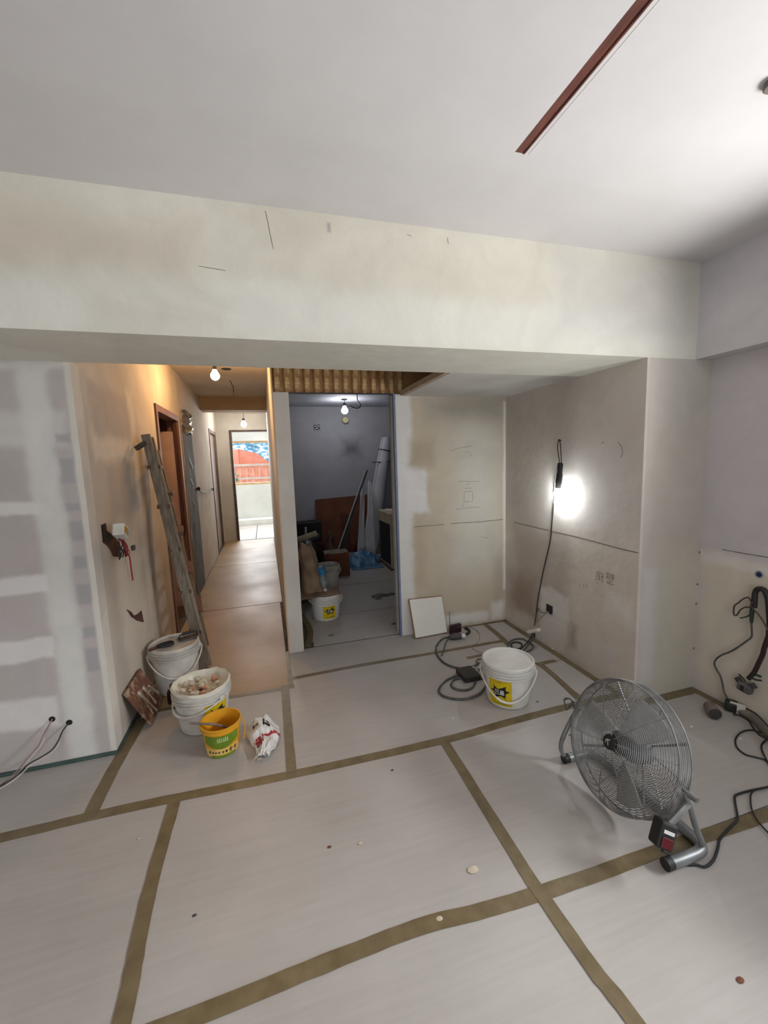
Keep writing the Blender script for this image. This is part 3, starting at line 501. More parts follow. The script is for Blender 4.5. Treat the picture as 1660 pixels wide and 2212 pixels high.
# ---- buckets
def bucket(label, loc, h, rt, rz=0.0, lid=False, lbl=None, handle='down', body=M_WPLAST, name='plastic_bucket', tall=False, bail=None):
    t = thing(name, label, 'bucket', loc, rz, 'white plastic buckets'); rb = rt * 0.80
    R = lambda z: rb + (rt * 0.94 - rb) * min(1, z / (h - .06))
    prof = [(0.0005, 0.003), (rb - 0.012, 0.0), (rb - 0.003, 0.004), (rb, 0.012)]
    zr = h - 0.062
    prof += [(R((zr - .014) * k / 6), (zr - .014) * k / 6) for k in range(1, 7)]
    for z in (zr - .012, zr + 0.007, zr + 0.026): prof += [(R(z), z + 0.001), (R(z) + 0.012, z + 0.002), (R(z) + 0.013, z + 0.009), (R(z) + 0.001, z + 0.0125)]
    top = h - (0.006 if lid else 0)
    prof += [(R(top), top - 0.014), (rt - 0.006, top - 0.012), (rt - .004, top - 0.003), (rt - 0.008, top), (rt - 0.013, top - 0.004)]
    prof += [(R(z) - 0.006, z) for z in (h * .8, h * .4)] + [(rb - 0.012, 0.012), (0.0005, 0.01)]
    MB().lathe(prof, 48).build('body', body, t, smooth=True)
    if lid:
        MB().lathe([(rt - 0.004, h - 0.018), (rt - 0.001, h - 0.017), (rt - 0.0005, h - 0.002), (rt - .005, h + 0.003), (rt - 0.012, h + 0.003), (rt - 0.016, h - 0.01), (rt - 0.03, h - 0.011), (0.0005, h - 0.009)], 48).build('lid', body, t, smooth=True)
    rg = R(h - 0.075) + 0.011; zh = h - 0.06
    for s in (-1, 1): MB().box(s * rg - 0.009, s * rg + 0.009, -0.014, 0.014, zh - 0.016, zh + 0.016).build('handle_lug', body, t, bev=0.004)
    drop = bail if bail is not None else 0.13
    pts = []
    for k in range(29):
        a = math.pi * k / 28; z = zh - drop * math.sin(a) ** 1.3; e_ = 0.014 + 0.008 * (1 - math.sin(a))
        pts.append(Vector(((R(z) + e_) * math.cos(a), -(R(z) + e_ + (0.012 if z > zr - .02 else 0)) * math.sin(a), z)))
    hd = MB().tube(pts, 0.0052, 8).build('handle', body, t, smooth=True)
    mid = pts[10:19]
    MB().tube(mid, 0.0085, 10).build('grip', body, hd, smooth=True)
    if lbl:
        a0, hw_, z0, z1 = lbl
        S = lambda u, v, e=0.0012: Vector(((R(v) + e) * math.cos(a0 + u / R(v)), (R(v) + e) * math.sin(a0 + u / R(v)), v))
        lb = MB(); lb.grid(lambda u, v: S(-hw_ + 2 * hw_ * u, z0 + (z1 - z0) * v), 20, 6); L = lb.build('label', M_YELLOW, t, smooth=True)
        cz = (z0 + z1) / 2 + 0.006; hh = (z1 - z0) / 2; spk = [(-1, 0.05), (-.62, .78), (-.05, .42), (.66, .92), (1, .2), (.62, -.5), (.7, -.95), (.05, -.5), (-.55, -.85), (-.6, -.35)]
        out = []
        for k in range(len(spk)):
            p0, p1 = spk[k], spk[(k + 1) % len(spk)]
            for t_ in (0, .25, .5, .75):
                f = 1 - 0.55 * t_ * (1 - t_) * 2 if k not in (2, 7) else 1
                out.append(((p0[0] + (p1[0] - p0[0]) * t_) * f * hw_ * 0.86, cz + (p0[1] + (p1[1] - p0[1]) * t_) * f * hh * 0.62))
        MB().star(out, lambda u, v: S(u, v, 0.002), (0, cz)).build('emblem', M_BLKPRINT, L)
        w_ = hw_ * 0.34
        st = [[(-w_ * 1.15, cz + .35 * w_ * 1.4), (-w_ * .15, cz + .35 * w_ * 1.4)], [(-w_ * 1.1, cz), (-w_ * .2, cz)], [(-w_ * 1.2, cz - .4 * w_ * 1.4), (-w_ * .1, cz - .4 * w_ * 1.4)]]
        MB().strokes(st, lambda u, v: S(u, v, 0.0028), w_ * 0.2).build('letter', M_WHPRINT, L)
        st = []
        for zz, ww in ((cz + .3 * w_, .32), (cz - .32 * w_, .42)):
            x0_, x1_ = w_ * (.62 - ww), w_ * (.62 + ww)
            st += [[(x0_, zz - .24 * w_), (x1_, zz - .24 * w_), (x1_, zz + .24 * w_), (x0_, zz + .24 * w_), (x0_, zz - .24 * w_)], [(x0_, zz), (x1_, zz)]]
        MB().strokes(st, lambda u, v: S(u, v, 0.0028), w_ * 0.17).build('letter', M_WHPRINT, L)
        st = []
        for k in range(9):
            x_ = -hw_ * .6 + k * hw_ * .15; zz = z0 + 0.012
            st += [[(x_, zz), (x_ + hw_ * .09, zz)], [(x_ + hw_ * .045, zz - .006), (x_ + hw_ * .045, zz + .006)], [(x_, zz + .005), (x_ + hw_ * .09, zz + .006)]]
        MB().strokes(st, lambda u, v: S(u, v, 0.002), 0.0022).build('small_lettering', mat('olive_print', (92, 84, 24), (80, 72, 20), rough=0.5), L)
        st = [[(-hw_ * .16, z1 - .012), (-hw_ * .08, z1 - .008)], [(-hw_ * .05, z1 - .012), (hw_ * .03, z1 - .012)], [(hw_ * .06, z1 - .014), (hw_ * .14, z1 - .008)]]
        MB().strokes(st, lambda u, v: S(u, v, 0.002), 0.004).build('small_lettering', mat('red_print', (176, 70, 40), (160, 60, 34), rough=0.5), L)
    return t, R
FBK = (1.415, 2.19)
bucket('white lidded bucket with yellow label beside the coiled cable', (FBK[0], FBK[1], 0), 0.272, 0.163, rz=-0.57, lid=True, lbl=(math.radians(-110), 0.074, 0.022, 0.192), bail=0.155)
bucket('plain white lidded bucket with dark tools on top by corridor wall', (-0.695, 3.085, 0), 0.335, 0.163, rz=0.25, lid=True, bail=0.14, body=M_WDIRTY)
MBK = (-.455, 2.575)
bucket('open white putty bucket with plastic liner behind the yellow bucket', (MBK[0], MBK[1], 0), 0.26, 0.165, rz=-0.75, lbl=(math.radians(-8), 0.072, 0.03, 0.184), bail=0.07, body=M_WDIRTY)
IBK = (0.505, 4.04)
bucket('white bucket with yellow label holding a paper sack in the store room', (IBK[0], IBK[1], 0), 0.262, 0.16, rz=0.1, lbl=(math.radians(-88), 0.066, 0.03, 0.17), bail=0.03)
bucket('empty white bucket behind the water bottle in the store room', (0.665, 4.95, 0), 0.32, 0.15, rz=0.4, bail=0.05, body=M_WDIRTY)
# lining and rubbish inside the putty bucket
t = thing('bucket_liner', 'crinkled clear plastic liner full of dry putty scraps in the open bucket', 'bag', (MBK[0], MBK[1], 0))
lm = MB()
def liner(u, v):
    a = u * 2 * math.pi; f = nz(math.cos(a) * 3, math.sin(a) * 3, v * 4)
    if v < .5: r_ = 0.02 + (0.135 - 0.02) * (v / .5); z = 0.215 + 0.015 * (v / .5) ** 2
    elif v < .8: r_ = 0.135 + 0.022 * (v - .5) / .3; z = 0.23 + 0.042 * (v - .5) / .3
    else: r_ = 0.160 + 0.006 * (v - .8) / .2; z = 0.272 - 0.016 * (v - .8) / .2
    return Vector(((r_ + 0.007 * f) * math.cos(a), (r_ + 0.007 * f) * math.sin(a), z + 0.008 * f + 0.006 * math.sin(a * 2 + 1)))
lm.grid(liner, 56, 20); lm.build('sheet', mat('film_liner', (224, 218, 202), (204, 196, 176), 8, rough=0.35), t, smooth=True)
for k in range(26):
    a, d = rnd.uniform(0, 6.28), rnd.uniform(0.0, 0.11); s_ = rnd.uniform(0.01, 0.024)
    sc = MB().lathe([(0.0005, -s_ * .7), (s_ * .8, -s_ * .3), (s_, s_ * .1), (s_ * .5, s_ * .6), (0.0005, s_ * .7)], 7)
    for i in range(len(sc.v)): sc.v[i] = sc.v[i] * (1 + .5 * nz(sc.v[i].x * 60 + k, sc.v[i].y * 60, sc.v[i].z * 60))
    sc.xf(Matrix.Rotation(rnd.uniform(0, 3), 4, 'X'))
    sc.build('putty_scrap', M_PUTTY if k % 6 else mat('orange_scrap', (190, 140, 108), (170, 120, 90), rough=0.8), t, loc=(d * math.cos(a), d * math.sin(a), 0.232 + s_ * .35 + .006 * (k % 3)))
# yellow pail
def yellow_pail():
    P = (-0.325, 2.29); t = thing('yellow_pail', 'small open yellow pail with green label and stirring stick', 'bucket', (P[0], P[1], 0), 0.1)
    h, rt, rb = 0.172, 0.108, 0.083; R = lambda z: rb + (rt - .006 - rb) * z / h
    my = mat('yellow_plastic', (224, 160, 30), (208, 142, 22), 8, rough=0.4)
    MB().lathe([(0.0005, .002), (rb - .004, 0), (rb, .006)] + [(R(z), z) for z in (.05, .1, .14)] + [(R(.142) + .006, .143), (R(.142) + .007, .15), (rt - .003, h - .012), (rt, h - .008), (rt, h), (rt - .006, h), (R(.12) - .004, .12), (R(.04) - .004, .04), (rb - .01, .01), (0.0005, .008)], 40).build('body', my, t, smooth=True)
    S = lambda u, v, e=.001: Vector(((R(v) + e) * math.cos(-math.pi / 2 + u / R(v)), (R(v) + e) * math.sin(-math.pi / 2 + u / R(v)), v))
    L = MB().grid(lambda u, v: S(-.095 + .19 * u, .072 + .062 * v - .016 * math.cos((u - .5) * 5) * (1 - v)), 24, 6).build('label', mat('green_label', (112, 138, 30), (96, 122, 24), 12, rough=0.45), t, smooth=True)
    MB().grid(lambda u, v: S(-.1 + .2 * u, .006 + .05 * v, .0006), 24, 4).build('label_panel', mat('cream_panel', (232, 194, 118), (220, 178, 100), 9, rough=0.45), t, smooth=True)
    MB().grid(lambda u, v: S(-.06 + .13 * u, .002 + .016 * v, .0012), 16, 3).build('label_foot', MATS['green_label'], t, smooth=True)
    for x0 in (-.022, .008):
        wl = [[(x0, .108), (x0 + .024, .108)], [(x0, .118), (x0 + .024, .118)], [(x0 + .012, .125), (x0 + .012, .098)], [(x0, .1), (x0 + .024, .1)], [(x0 + .002, .098), (x0 + .002, .12)], [(x0 + .022, .098), (x0 + .022, .12)]]
        MB().strokes(wl, lambda u, v: S(u, v, .002), .0032).build('letter', mat('pale_green_print', (190, 206, 150), (180, 196, 140), rough=.5), L)
    for x0, s_ in ((-.072, .012), (-.052, .008), (-.036, .007), (-.02, .008), (.0, .008), (.016, .012), (.036, .022), (.064, .02)):
        z_ = .036; bl_ = [[(x0, z_), (x0 + s_ * .8, z_)], [(x0 + s_ * .4, z_ - s_ * .6), (x0 + s_ * .4, z_ + s_ * .6)], [(x0, z_ + s_ * .45), (x0 + s_ * .8, z_ + s_ * .45)], [(x0 + s_ * .1, z_ - s_ * .5), (x0 + s_ * .1, z_ + s_ * .3)]]
        MB().strokes(bl_, lambda u, v: S(u, v, .002), .0034).build('letter', mat('dark_green_print', (52, 50, 22), (44, 42, 18), rough=.5), t)
    pts = [Vector(((rt + .004) * math.cos(a), .012 - (rt + .006) * math.sin(a) * .42, .14 - .1 * math.sin(a))) for a in [math.pi * k / 20 for k in range(21)]]
    MB().tube(smooth_path([(.108, 0, .148), (.122, -.015, .13), (.12, -.03, .09), (.112, -.04, .05)], 5), .0026, 6).build('handle', my, t, smooth=True)
    return t, P
YP, YPP = yellow_pail()
st = MB().tube([(-0.15, -0.028, 0.20), (-0.03, -0.01, 0.155), (0.055, 0.02, 0.09)], [0.006, 0.007, 0.006], 8)
tag(st.build('stir_stick', mat('metal_stick', (126, 112, 100), (100, 88, 78), rough=0.5), loc=(YPP[0], YPP[1], 0), smooth=True), 'grey stirring stick resting in the yellow pail', 'stick')
# tools on the lid
LID = (-0.695, 3.085, 0.336)
t = thing('plastering_trowel', 'dark plastering trowel lying on the white bucket lid', 'trowel', (LID[0] + 0.05, LID[1] + 0.035, LID[2]), 0.45)
bd = MB().box(-.03, .11, -.04, .04, 0.0, .0025).build('blade', mat('dirty_blade', (66, 60, 56), (104, 98, 90), 26, rough=.5, metallic=.3), t, bev=.001)
MB().tube(smooth_path([(-.02, 0, .003), (-.02, 0, .026), (.0, 0, .034), (.08, 0, .034), (.1, 0, .026), (.1, 0, .003)], 4), [.005] * 26, 8).build('tang', M_BLACK, t, smooth=True)
MB().tube(smooth_path([(.0, 0, .034), (.03, 0, .036), (.08, 0, .034)], 5), .011, 10).build('grip', M_BLACK, t, smooth=True)
t = thing('scraper_ring', 'black looped pull scraper with a reddish tip on the white bucket lid', 'scraper', (LID[0] - 0.045, LID[1] - 0.055, LID[2]), 0.3)
MB().tube([(0.048 * math.cos(a), 0.028 * math.sin(a), 0.012 + 0.002 * math.sin(2 * a)) for a in [2 * math.pi * k / 24 for k in range(24)]], 0.011, 8, True).build('loop', M_BLACK, t, smooth=True)
MB().bar((-.05, -.01, .012), (-.1, -.028, .008), .02, .014).build('tip', mat('maroon_tip', (74, 34, 36), (58, 26, 28), rough=.5), t, bev=.004)
t = thing('glue_bottle', 'small dark maroon bottle on the floor between two white buckets', 'bottle', (fl(374, 1522).x, fl(374, 1522).y + .03, 0), -0.4)
MB().lathe([(.0005, 0), (.034, 0), (.037, .006), (.037, .075), (.03, .09), (.016, .098), (.015, .112)], 20).build('body', mat('maroon_bottle', (58, 20, 24), (40, 14, 18), rough=.35), t, smooth=True)
MB().lathe([(.018, .108), (.019, .128), (.0005, .13)], 16).build('cap', mat('grey_mauve_cap', (120, 100, 100), (104, 86, 86), rough=.5), t, smooth=True)
# plasterer's hawk leaning on the corridor wall
t = thing('plaster_board', 'square brown mortar board smeared with plaster leaning on the corridor wall', 'board', (0, 0, 0))
A, B, Cc = Vector((-0.775, 2.645, 0.004)), onX(266, 1500, XL + .012), onX(299, 1446, XL + .012); D = A + Cc - B
nrm = (B - A).cross(D - A).normalized()
if nrm.x < 0: nrm = -nrm
MB().prism([A, B, Cc, D], nrm * 0.014).build('plate', mat('plaster_plate', (112, 72, 56), (164, 142, 120), 16, rough=.85, bump=.3, lo=.45, hi=.6), t)
PS = lambda u, v: A + (B - A) * u + (D - A) * v + nrm * (0.0145 + 0.004 * max(0, nz(u * 9, v * 9)))
for k, (u0_, v0_, u1_, v1_, w_) in enumerate(((.75, .35, .05, .45, .07), (.7, .6, .15, .62, .09), (.6, .8, .2, .95, .1), (.35, .3, .1, .25, .05), (.9, .15, .8, .2, .05), (.5, .5, .45, .9, .06))):
    sm_ = MB(); dx, dy = u1_ - u0_, v1_ - v0_
    sm_.grid(lambda u, v: PS(u0_ + dx * u - dy * (v - .5) * w_ / .5 * (.6 + .4 * math.sin(u * 7 + k)) , v0_ + dy * u + dx * (v - .5) * w_ / .5 * (.6 + .4 * math.sin(u * 7 + k))) + nrm * .005 * math.sin(v * math.pi), 12, 5)
    sm_.build('plaster_smear', M_PUTTY, t, smooth=True)
# crumpled bag with red bands
t = thing('crumpled_bag', 'crumpled white plastic bag with red bands and black letters on the floor', 'bag', (-0.075, 2.235, 0), 0.0)
def bagS(u, v, e=0.0):
    w = 0.055 + 0.085 * min(1, max(0, (v - .12) * 1.5)); x = (u - .5) * w * 2 * (1 - .25 * max(0, v - .75)) + .02 * math.sin(v * 5) + (0.035 * (v - .3)); y = -.12 + .26 * v
    z = .012 + .05 * math.sin(math.pi * min(1, max(0, u))) ** .7 * (.35 + .9 * v) + .022 * nz(u * 4 + 2, v * 5, 1) + .01 * nz(u * 11, v * 12, 4)
    z = max(.003, z + (.03 if v > .6 else 0) * (1 - abs(u - .4) * 2)); return Vector((x * .68 - .035, y * .95, z + e))
MB().grid(bagS, 26, 26).build('film', mat('bag_white', (222, 218, 212), (202, 196, 190), 14, rough=.4), t, smooth=True, solid=.003)
mr_ = mat('bag_red', (178, 34, 44), (156, 26, 36), rough=.4)
MB().strokes([[(u / 12, .50 + .14 * (u / 12) ** 2) for u in range(1, 13)], [(u / 12, .40 + .1 * u / 12) for u in range(1, 6)], [(u / 12, .31 + .1 * u / 12) for u in range(1, 6)]], lambda u, v: bagS(u, v, .004), .055).build('red_band', mr_, t)
BS = lambda u, v: bagS(u, v, .004)
MB().strokes([[(u / 12, .35 + .1 * u / 12) for u in range(1, 5)]], BS, .03).build('black_band', M_BLKPRINT, t)
MB().strokes([[(u / 12, .26 + .1 * u / 12) for u in range(1, 5)]], BS, .03).build('black_band', M_BLKPRINT, t)
MB().strokes([[(.2, .92), (.22, .76), (.34, .75), (.36, .91)]], BS, .045).build('letter', M_BLKPRINT, t)
MB().strokes([[(.52, .72), (.54, .88), (.66, .86), (.67, .8), (.55, .79), (.7, .7)]], BS, .045).build('letter', M_BLKPRINT, t)

# ---- folded wooden stepladder leaning on the corridor wall
t = thing('stepladder', 'folded weathered wooden stepladder leaning against the corridor wall', 'ladder', (0, 0, 0))
LW = Vector((-.066, .40, 0))                       # width of the ladder runs nearly along the corridor
def ladder_frame(b0, b1, w, th_, treads, m_):
    b0, b1 = Vector(b0), Vector(b1)
    for o_ in (Vector((0, 0, 0)), LW): MB().bar(b0 + o_, b1 + o_ * .86, w, th_, side=(0, 1, 0)).build('rail', m_, t, bev=.003)
    for f in treads:
        p_ = b0.lerp(b1, f); MB().bar(p_ + LW * -.03, p_ + LW * (1 - .14 * f + .03), .026, .085, side=(0, 0, 1)).build('tread', mat('tread_wood', (104, 74, 56), (80, 54, 42), 10, rough=.85, stretch=(4, 1, 4)), t, bev=.002)
ladder_frame((-.545, 3.27, 0), (-.800, 3.34, 1.80), .03, .058, (.17, .35, .53, .71, .87), M_GREYWOOD)
ladder_frame((-.505, 3.29, 0.03), (-.755, 3.36, 1.70), .028, .022, (.26, .44, .62, .80), mat('pale_wood', (150, 136, 118), (120, 106, 90), 12, rough=.85, stretch=(6, 6, .8)))
MB().bar((-.80, 3.31, 1.74), (-.868, 3.33, 1.70), .03, .03).build('hinge', M_DGREY, t, bev=.003)

# ---- dangling switch box on the corridor wall
t = thing('wall_switch_box', 'broken wall recess with dangling switch block and bare red wires', 'switch box', (XL, 0, 0))
hole = [onX(*p, XL) for p in ((218, 1134), (227, 1130), (229, 1146), (244, 1156), (252, 1166), (258, 1178), (262, 1204), (244, 1202), (238, 1188), (230, 1178), (222, 1172))]
MB().prism([Vector((0.001, q.y, q.z)) for q in hole], (0.002, 0, 0)).build('recess', M_BRICKHOLE, t)
hb = [onX(*p, XL) for p in ((219, 1136), (227, 1132), (229, 1148), (242, 1160), (232, 1172), (222, 1171))]
MB().prism([Vector((0.003, q.y, q.z)) for q in hb], (0.002, 0, 0)).build('dark_recess', M_DARKHOLE, t)
c0 = onX(261, 1148, XL + 0.07)
sb = MB().box(-.03, .03, -.045, .045, -.035, .035).xf(Matrix.Rotation(-.5, 4, 'X')).build('switch_block', M_WPLAST, t, loc=(0.07, c0.y, c0.z), bev=.006)
MB().box(.0305, .032, -.035, .0, -.015, .02).xf(Matrix.Rotation(-.5, 4, 'X')).build('sticker', mat('amber_sticker', (196, 150, 40), (170, 126, 30), rough=.5), sb)
MB().box(.0305, .032, .005, .03, -.02, .02).xf(Matrix.Rotation(-.5, 4, 'X')).build('print', mat('green_grey_print', (150, 172, 160), (130, 150, 140), rough=.5), sb)
for k in range(7):
    e = Vector((0.06, c0.y - .02 + .012 * k, c0.z - .04)); s0 = Vector((0.01, hole[4].y + rnd.uniform(-.05, .05), hole[4].z - .03 + rnd.uniform(-.03, .03)))
    mdl = Vector((0.05 + .03 * rnd.random(), c0.y + rnd.uniform(-.03, .06), c0.z - .12 - rnd.uniform(0, .04)))
    cable([s0, s0.lerp(mdl, .5) + Vector((.02, 0, rnd.uniform(-.02, .02))), mdl, mdl.lerp(e, .6) + Vector((.01, rnd.uniform(-.02, .03), 0)), e], .0028, M_RED if k % 2 else M_BLACK, 'loose_wire', t)
w0, w1_ = onX(280, 1202, XL + .03), onX(287, 1254, XL + .02)
for s in (0, 1):
    cable([w0.lerp(w1_, k / 20) + Vector((.003 * math.cos(k * 1.5 + s * math.pi), .003 * math.sin(k * 1.5 + s * math.pi), 0)) - Vector((XL, 0, 0)) for k in range(21)], .0026, M_RED, 'twisted_wire', t, sm=2)
tr = onX(288, 1183, XL + .06); MB().box(-.008, .008, -.02, .02, -.016, .016).build('terminal_block', M_DGREY, t, loc=(0.06, tr.y, tr.z), bev=.003)
hole = [onX(*p, XL) for p in ((273, 1316), (283, 1322), (289, 1330), (297, 1326), (305, 1319), (310, 1344), (296, 1341), (283, 1332))]
tag(MB().prism([Vector((XL + .0005, q.y, q.z)) for q in hole], (0.003, 0, 0)).build('wall_hole', M_BRICKHOLE), 'chipped brown hole low in the corridor wall under the red wire', 'hole')
# wires out of the gypsum partition
for k, (hp, pth) in enumerate((((113, 1553), [(113, 1553), (104, 1570), (92, 1592), (82, 1612), (62, 1635), (40, 1662), (10, 1690), (-40, 1725)]), ((150, 1560), [(150, 1560), (136, 1578), (126, 1600), (112, 1620), (88, 1636), (60, 1652), (35, 1676), (5, 1696), (-40, 1718)]))):
    t = thing('wall_wire', ('thin wire from the upper left hole in the gypsum partition', 'black and white wire from the hole nearer the partition corner')[k], 'wire', (0, 0, 0), group='wires from the gypsum partition')
    h0 = onY(*hp, YL); MB().lathe([(.0005, 0), (.013, 0), (.015, .002)], 14).xf(Matrix.Rotation(math.pi / 2, 4, 'X')).build('hole', M_DARKHOLE, t, loc=(h0.x, YL - .0005, h0.z))
    pp = [onY(x, y, YL - .004 - .022 * i) for i, (x, y) in enumerate(pth)]
    for q in pp: q.z = max(q.z, .006)
    cable(pp, .0034, (mat('mauve_wire', (150, 124, 118), (120, 96, 92), rough=.5), M_BLACK)[k], 'wire', t)
    cable([q + Vector((.006, .002, -.009)) if q.z > .03 else q + Vector((.008, 0, 0)) for q in pp[2:]], .0026, mat('white_wire', (206, 196, 182), (186, 176, 160), rough=.5), 'wire', t)

# ---- foil and cable loop in the corridor
a = onX(399, 913, XL)
fo = MB(); fo.grid(lambda u, v: Vector((.06 + .05 * nz(u * 4, v * 4, 2) - .07 * (2 * u - 1) ** 2, (u - .5) * .42, (v - .5) * .24 + .03 * nz(u * 3, v * 3, 9))), 14, 12)
tag(fo.build('foil_wrap', M_CHROME, loc=(XL, a.y + .05, a.z), solid=.002), 'crumpled silver foil on top of the film wrapped corridor door', 'foil')
t = thing('cable_loop', 'black cable loop sagging across the corridor wall beyond the wrapped door', 'cable', (0, 0, 0))
pp = [onX(x, y, XL + .03) for x, y in ((429, 1054), (431, 1060), (440, 1064), (450, 1062), (458, 1058), (460, 1056))]
cable(pp, .008, M_BLACK, 'cable', t); [MB().lathe([(.0005, .012), (.022, .01), (.022, -.03), (.0005, -.032)], 12).build('end_knob', M_BLACK, t, loc=pp[k], smooth=True) for k in (0, -1)]

# ---- niche: panel, radio, cables, hand lamp
t = thing('white_panel', 'small white panel with raw wooden edges leaning on the niche wall', 'panel', (0, 0, 0))
bl_, br_ = Vector((1.165, YN - .09, 0.003)), Vector((1.48, YN - .075, 0.003)); tl_, tr_ = Vector((1.142, YN - .012, .335)), Vector((1.462, YN - .008, .325))
dn = (br_ - bl_).cross(tl_ - bl_).normalized(); dn = dn if dn.y < 0 else -dn
MB().prism([bl_, br_, tr_, tl_], dn * .02).build('core', mat('raw_ply', (176, 144, 106), (150, 118, 84), 10, rough=.8), t)
ins = lambda a, b, c, d, k: [(p + (a + b + c + d) / 4 * 0).lerp((a + b + c + d) / 4, k) for p in (a, b, c, d)]
MB().prism([p + dn * .0201 for p in ins(bl_, br_, tr_, tl_, .035)], dn * .002).build('face', mat('white_laminate', (226, 224, 216), (216, 213, 205), 4, rough=.5), t)
t = thing('radio', 'small dark red portable radio with upright antenna on the niche floor', 'radio', (1.55, 3.235, 0), 0.16)
MB().box(-.058, .058, -.017, .017, 0, .078).build('body', mat('dark_red_shell', (54, 16, 20), (36, 12, 15), rough=.4), t, bev=.006)
MB().lathe([(.024, 0), (.024, .003), (.0005, .003)], 20).xf(Matrix.Translation((-.025, -.017, .04)) @ Matrix.Rotation(math.pi / 2, 4, 'X')).build('speaker_grille', M_BLACK, t)
MB().box(.012, .05, -.0195, -.017, .045, .066).build('dial', M_DGREY, t)
MB().tube([(-.052, .008, .076), (-.05, .01, .205)], .0024, 6).build('antenna', M_BLACK, t)
t = thing('black_hook', 'short curved piece of black hose lying in front of the radio', 'hose', (0, 0, 0))
cable([fl(x, y, .012) for x, y in ((1002, 1371), (1008, 1370), (1014, 1366), (1014, 1361), (1008, 1357), (1006, 1358))], .011, M_BLACK, 'hose', t, 8)
# extension cord
t = thing('extension_cord', 'grey extension cord coiled on the niche floor with plug and adapter', 'cord', (0, 0, 0))
def floor_path(px, z=.008): return [fl(x, y, z) for x, y in px]
cable(floor_path([(988, 1380), (975, 1377), (960, 1378), (948, 1388), (943, 1400), (944, 1412), (952, 1424), (962, 1433), (978, 1440), (998, 1444), (1015, 1443), (1030, 1436), (1045, 1432), (1060, 1432)]), .0075, M_CORD, 'cable', t)
cable(floor_path([(972, 1378), (964, 1388), (960, 1402), (955, 1416)], .018), .006, M_CORD, 'cable', t)
cable(floor_path([(1000, 1454), (985, 1460), (965, 1470), (951, 1484), (950, 1495), (960, 1504), (985, 1510), (1012, 1509), (1035, 1500), (1048, 1485), (1056, 1470)]), .0075, M_CORD, 'cable', t)
cable(floor_path([(1000, 1464), (983, 1468), (976, 1476), (978, 1484), (992, 1490), (1010, 1490), (1023, 1483), (1028, 1472)]), .0075, M_CORD, 'cable', t)
cable(floor_path([(1030, 1464), (1045, 1466), (1060, 1468)]), .0075, M_CORD, 'cable', t); cable(floor_path([(1026, 1448), (1040, 1445), (1058, 1440)], .01), .007, M_CORD, 'cable', t)
cable(floor_path([(1050, 1432), (1036, 1434), (1030, 1428), (1033, 1424), (1042, 1424), (1050, 1428)], .014), .005, M_CORD, 'cable', t)
a, b = fl(1012, 1462, 0), fl(987, 1381, 0)
MB().box(-.062, .062, -.075, .075, 0, .042).build('adapter_box', mat('brown_black_box', (52, 46, 42), (40, 35, 32), rough=.6), t, loc=a, bev=.007)
for s in (-.012, .012): MB().box(.06, .09, s * 2 - .006, s * 2 + .006, .012, .024).build('prong', M_WDIRTY, t, loc=a + Vector((0, .05, 0)))
MB().tube([(-.07, .01, .025), (-.03, .004, .028), (.0, .0, .028), (.04, -.005, .026)], [.014, .03, .03, .024], 10).build('plug_body', M_DGREY, t, loc=b, smooth=True)
MB().tube([(.04, -.005, .026), (.075, -.012, .024)], .02, 10).build('plug_cap', M_WPLAST, t, loc=b, smooth=True)
t = thing('thin_wire', 'thin pale wire curling on the niche floor beside the radio', 'wire', (0, 0, 0))
cable(floor_path([(1004, 1352), (1020, 1356), (1034, 1366), (1037, 1378), (1030, 1390), (1018, 1395), (1030, 1406), (1046, 1410)], .003), .0025, mat('pale_wire', (150, 142, 134), (130, 122, 114), rough=.6), 'wire', t)
# hand lamp on the niche wall
XW = XN - .058
t = thing('hand_lamp', 'lit hand lamp with black grip and wire cage hanging from niche wall hook', 'lamp', (0, 0, 0))
hk = onX(1213, 952, XN - .004); gt, gb = onX(1212, 1000, XW), onX(1207, 1048, XW); bc = onX(1207, 1068, XW); ce = onX(1204, 1086, XW)
cable([hk + Vector((0, 0, 0)), hk + Vector((-.02, .0, .008)), hk + Vector((-.026, 0, -.004))], .004, M_BLACK, 'hook', t)
cable([gt + Vector((0, .008, -.01)), hk + Vector((-.016, .018, -.05)), hk + Vector((-.018, .004, .004)), hk + Vector((-.016, -.012, -.03)), gt + Vector((0, -.008, -.01))], .0032, M_BLACK, 'strap', t)
MB().tube([gt, gt.lerp(gb, .1), gt.lerp(gb, .45), gt.lerp(gb, .5), gt.lerp(gb, .9), gb], [.014, .018, .018, .022, .024, .02], 14).build('grip', M_BLACK, t, smooth=True)
MB().tube([gb, gb.lerp(bc, .3)], [.021, .019], 14).build('collar', M_BULBMETAL, t, smooth=True)
MB().tube([gb.lerp(bc, .3), gb.lerp(bc, .62)], .017, 14).build('bulb_base', M_WPLAST, t, smooth=True)
gl = MB().lathe([(.0005, -.027)] + [(.027 * math.cos(math.radians(x)), .027 * math.sin(math.radians(x))) for x in range(-75, 61, 15)] + [(.012, .032)], 18)
gl.build('bulb_glass', emit_mat('cool_glow', (.9, .97, 1.0, 1), 420), t, loc=bc + Vector((0, 0, -.004)), smooth=True)
for k in range(6):
    a = 2 * math.pi * k / 6; o = Vector((math.cos(a), math.sin(a), 0))
    cable([gb + o * .022, bc.lerp(gb, .3) + o * .034, bc + o * .05 + Vector((0, 0, -.01)), ce + o * .03, ce + Vector((0, 0, -.006)) + o * .004], .0014, M_STEEL, 'cage_wire', t, 5, 4)
MB().tube([bc + Vector((.05 * math.cos(2 * math.pi * k / 24), .05 * math.sin(2 * math.pi * k / 24), -.01)) for k in range(24)], .0014, 5, True).build('cage_ring', M_STEEL, t)
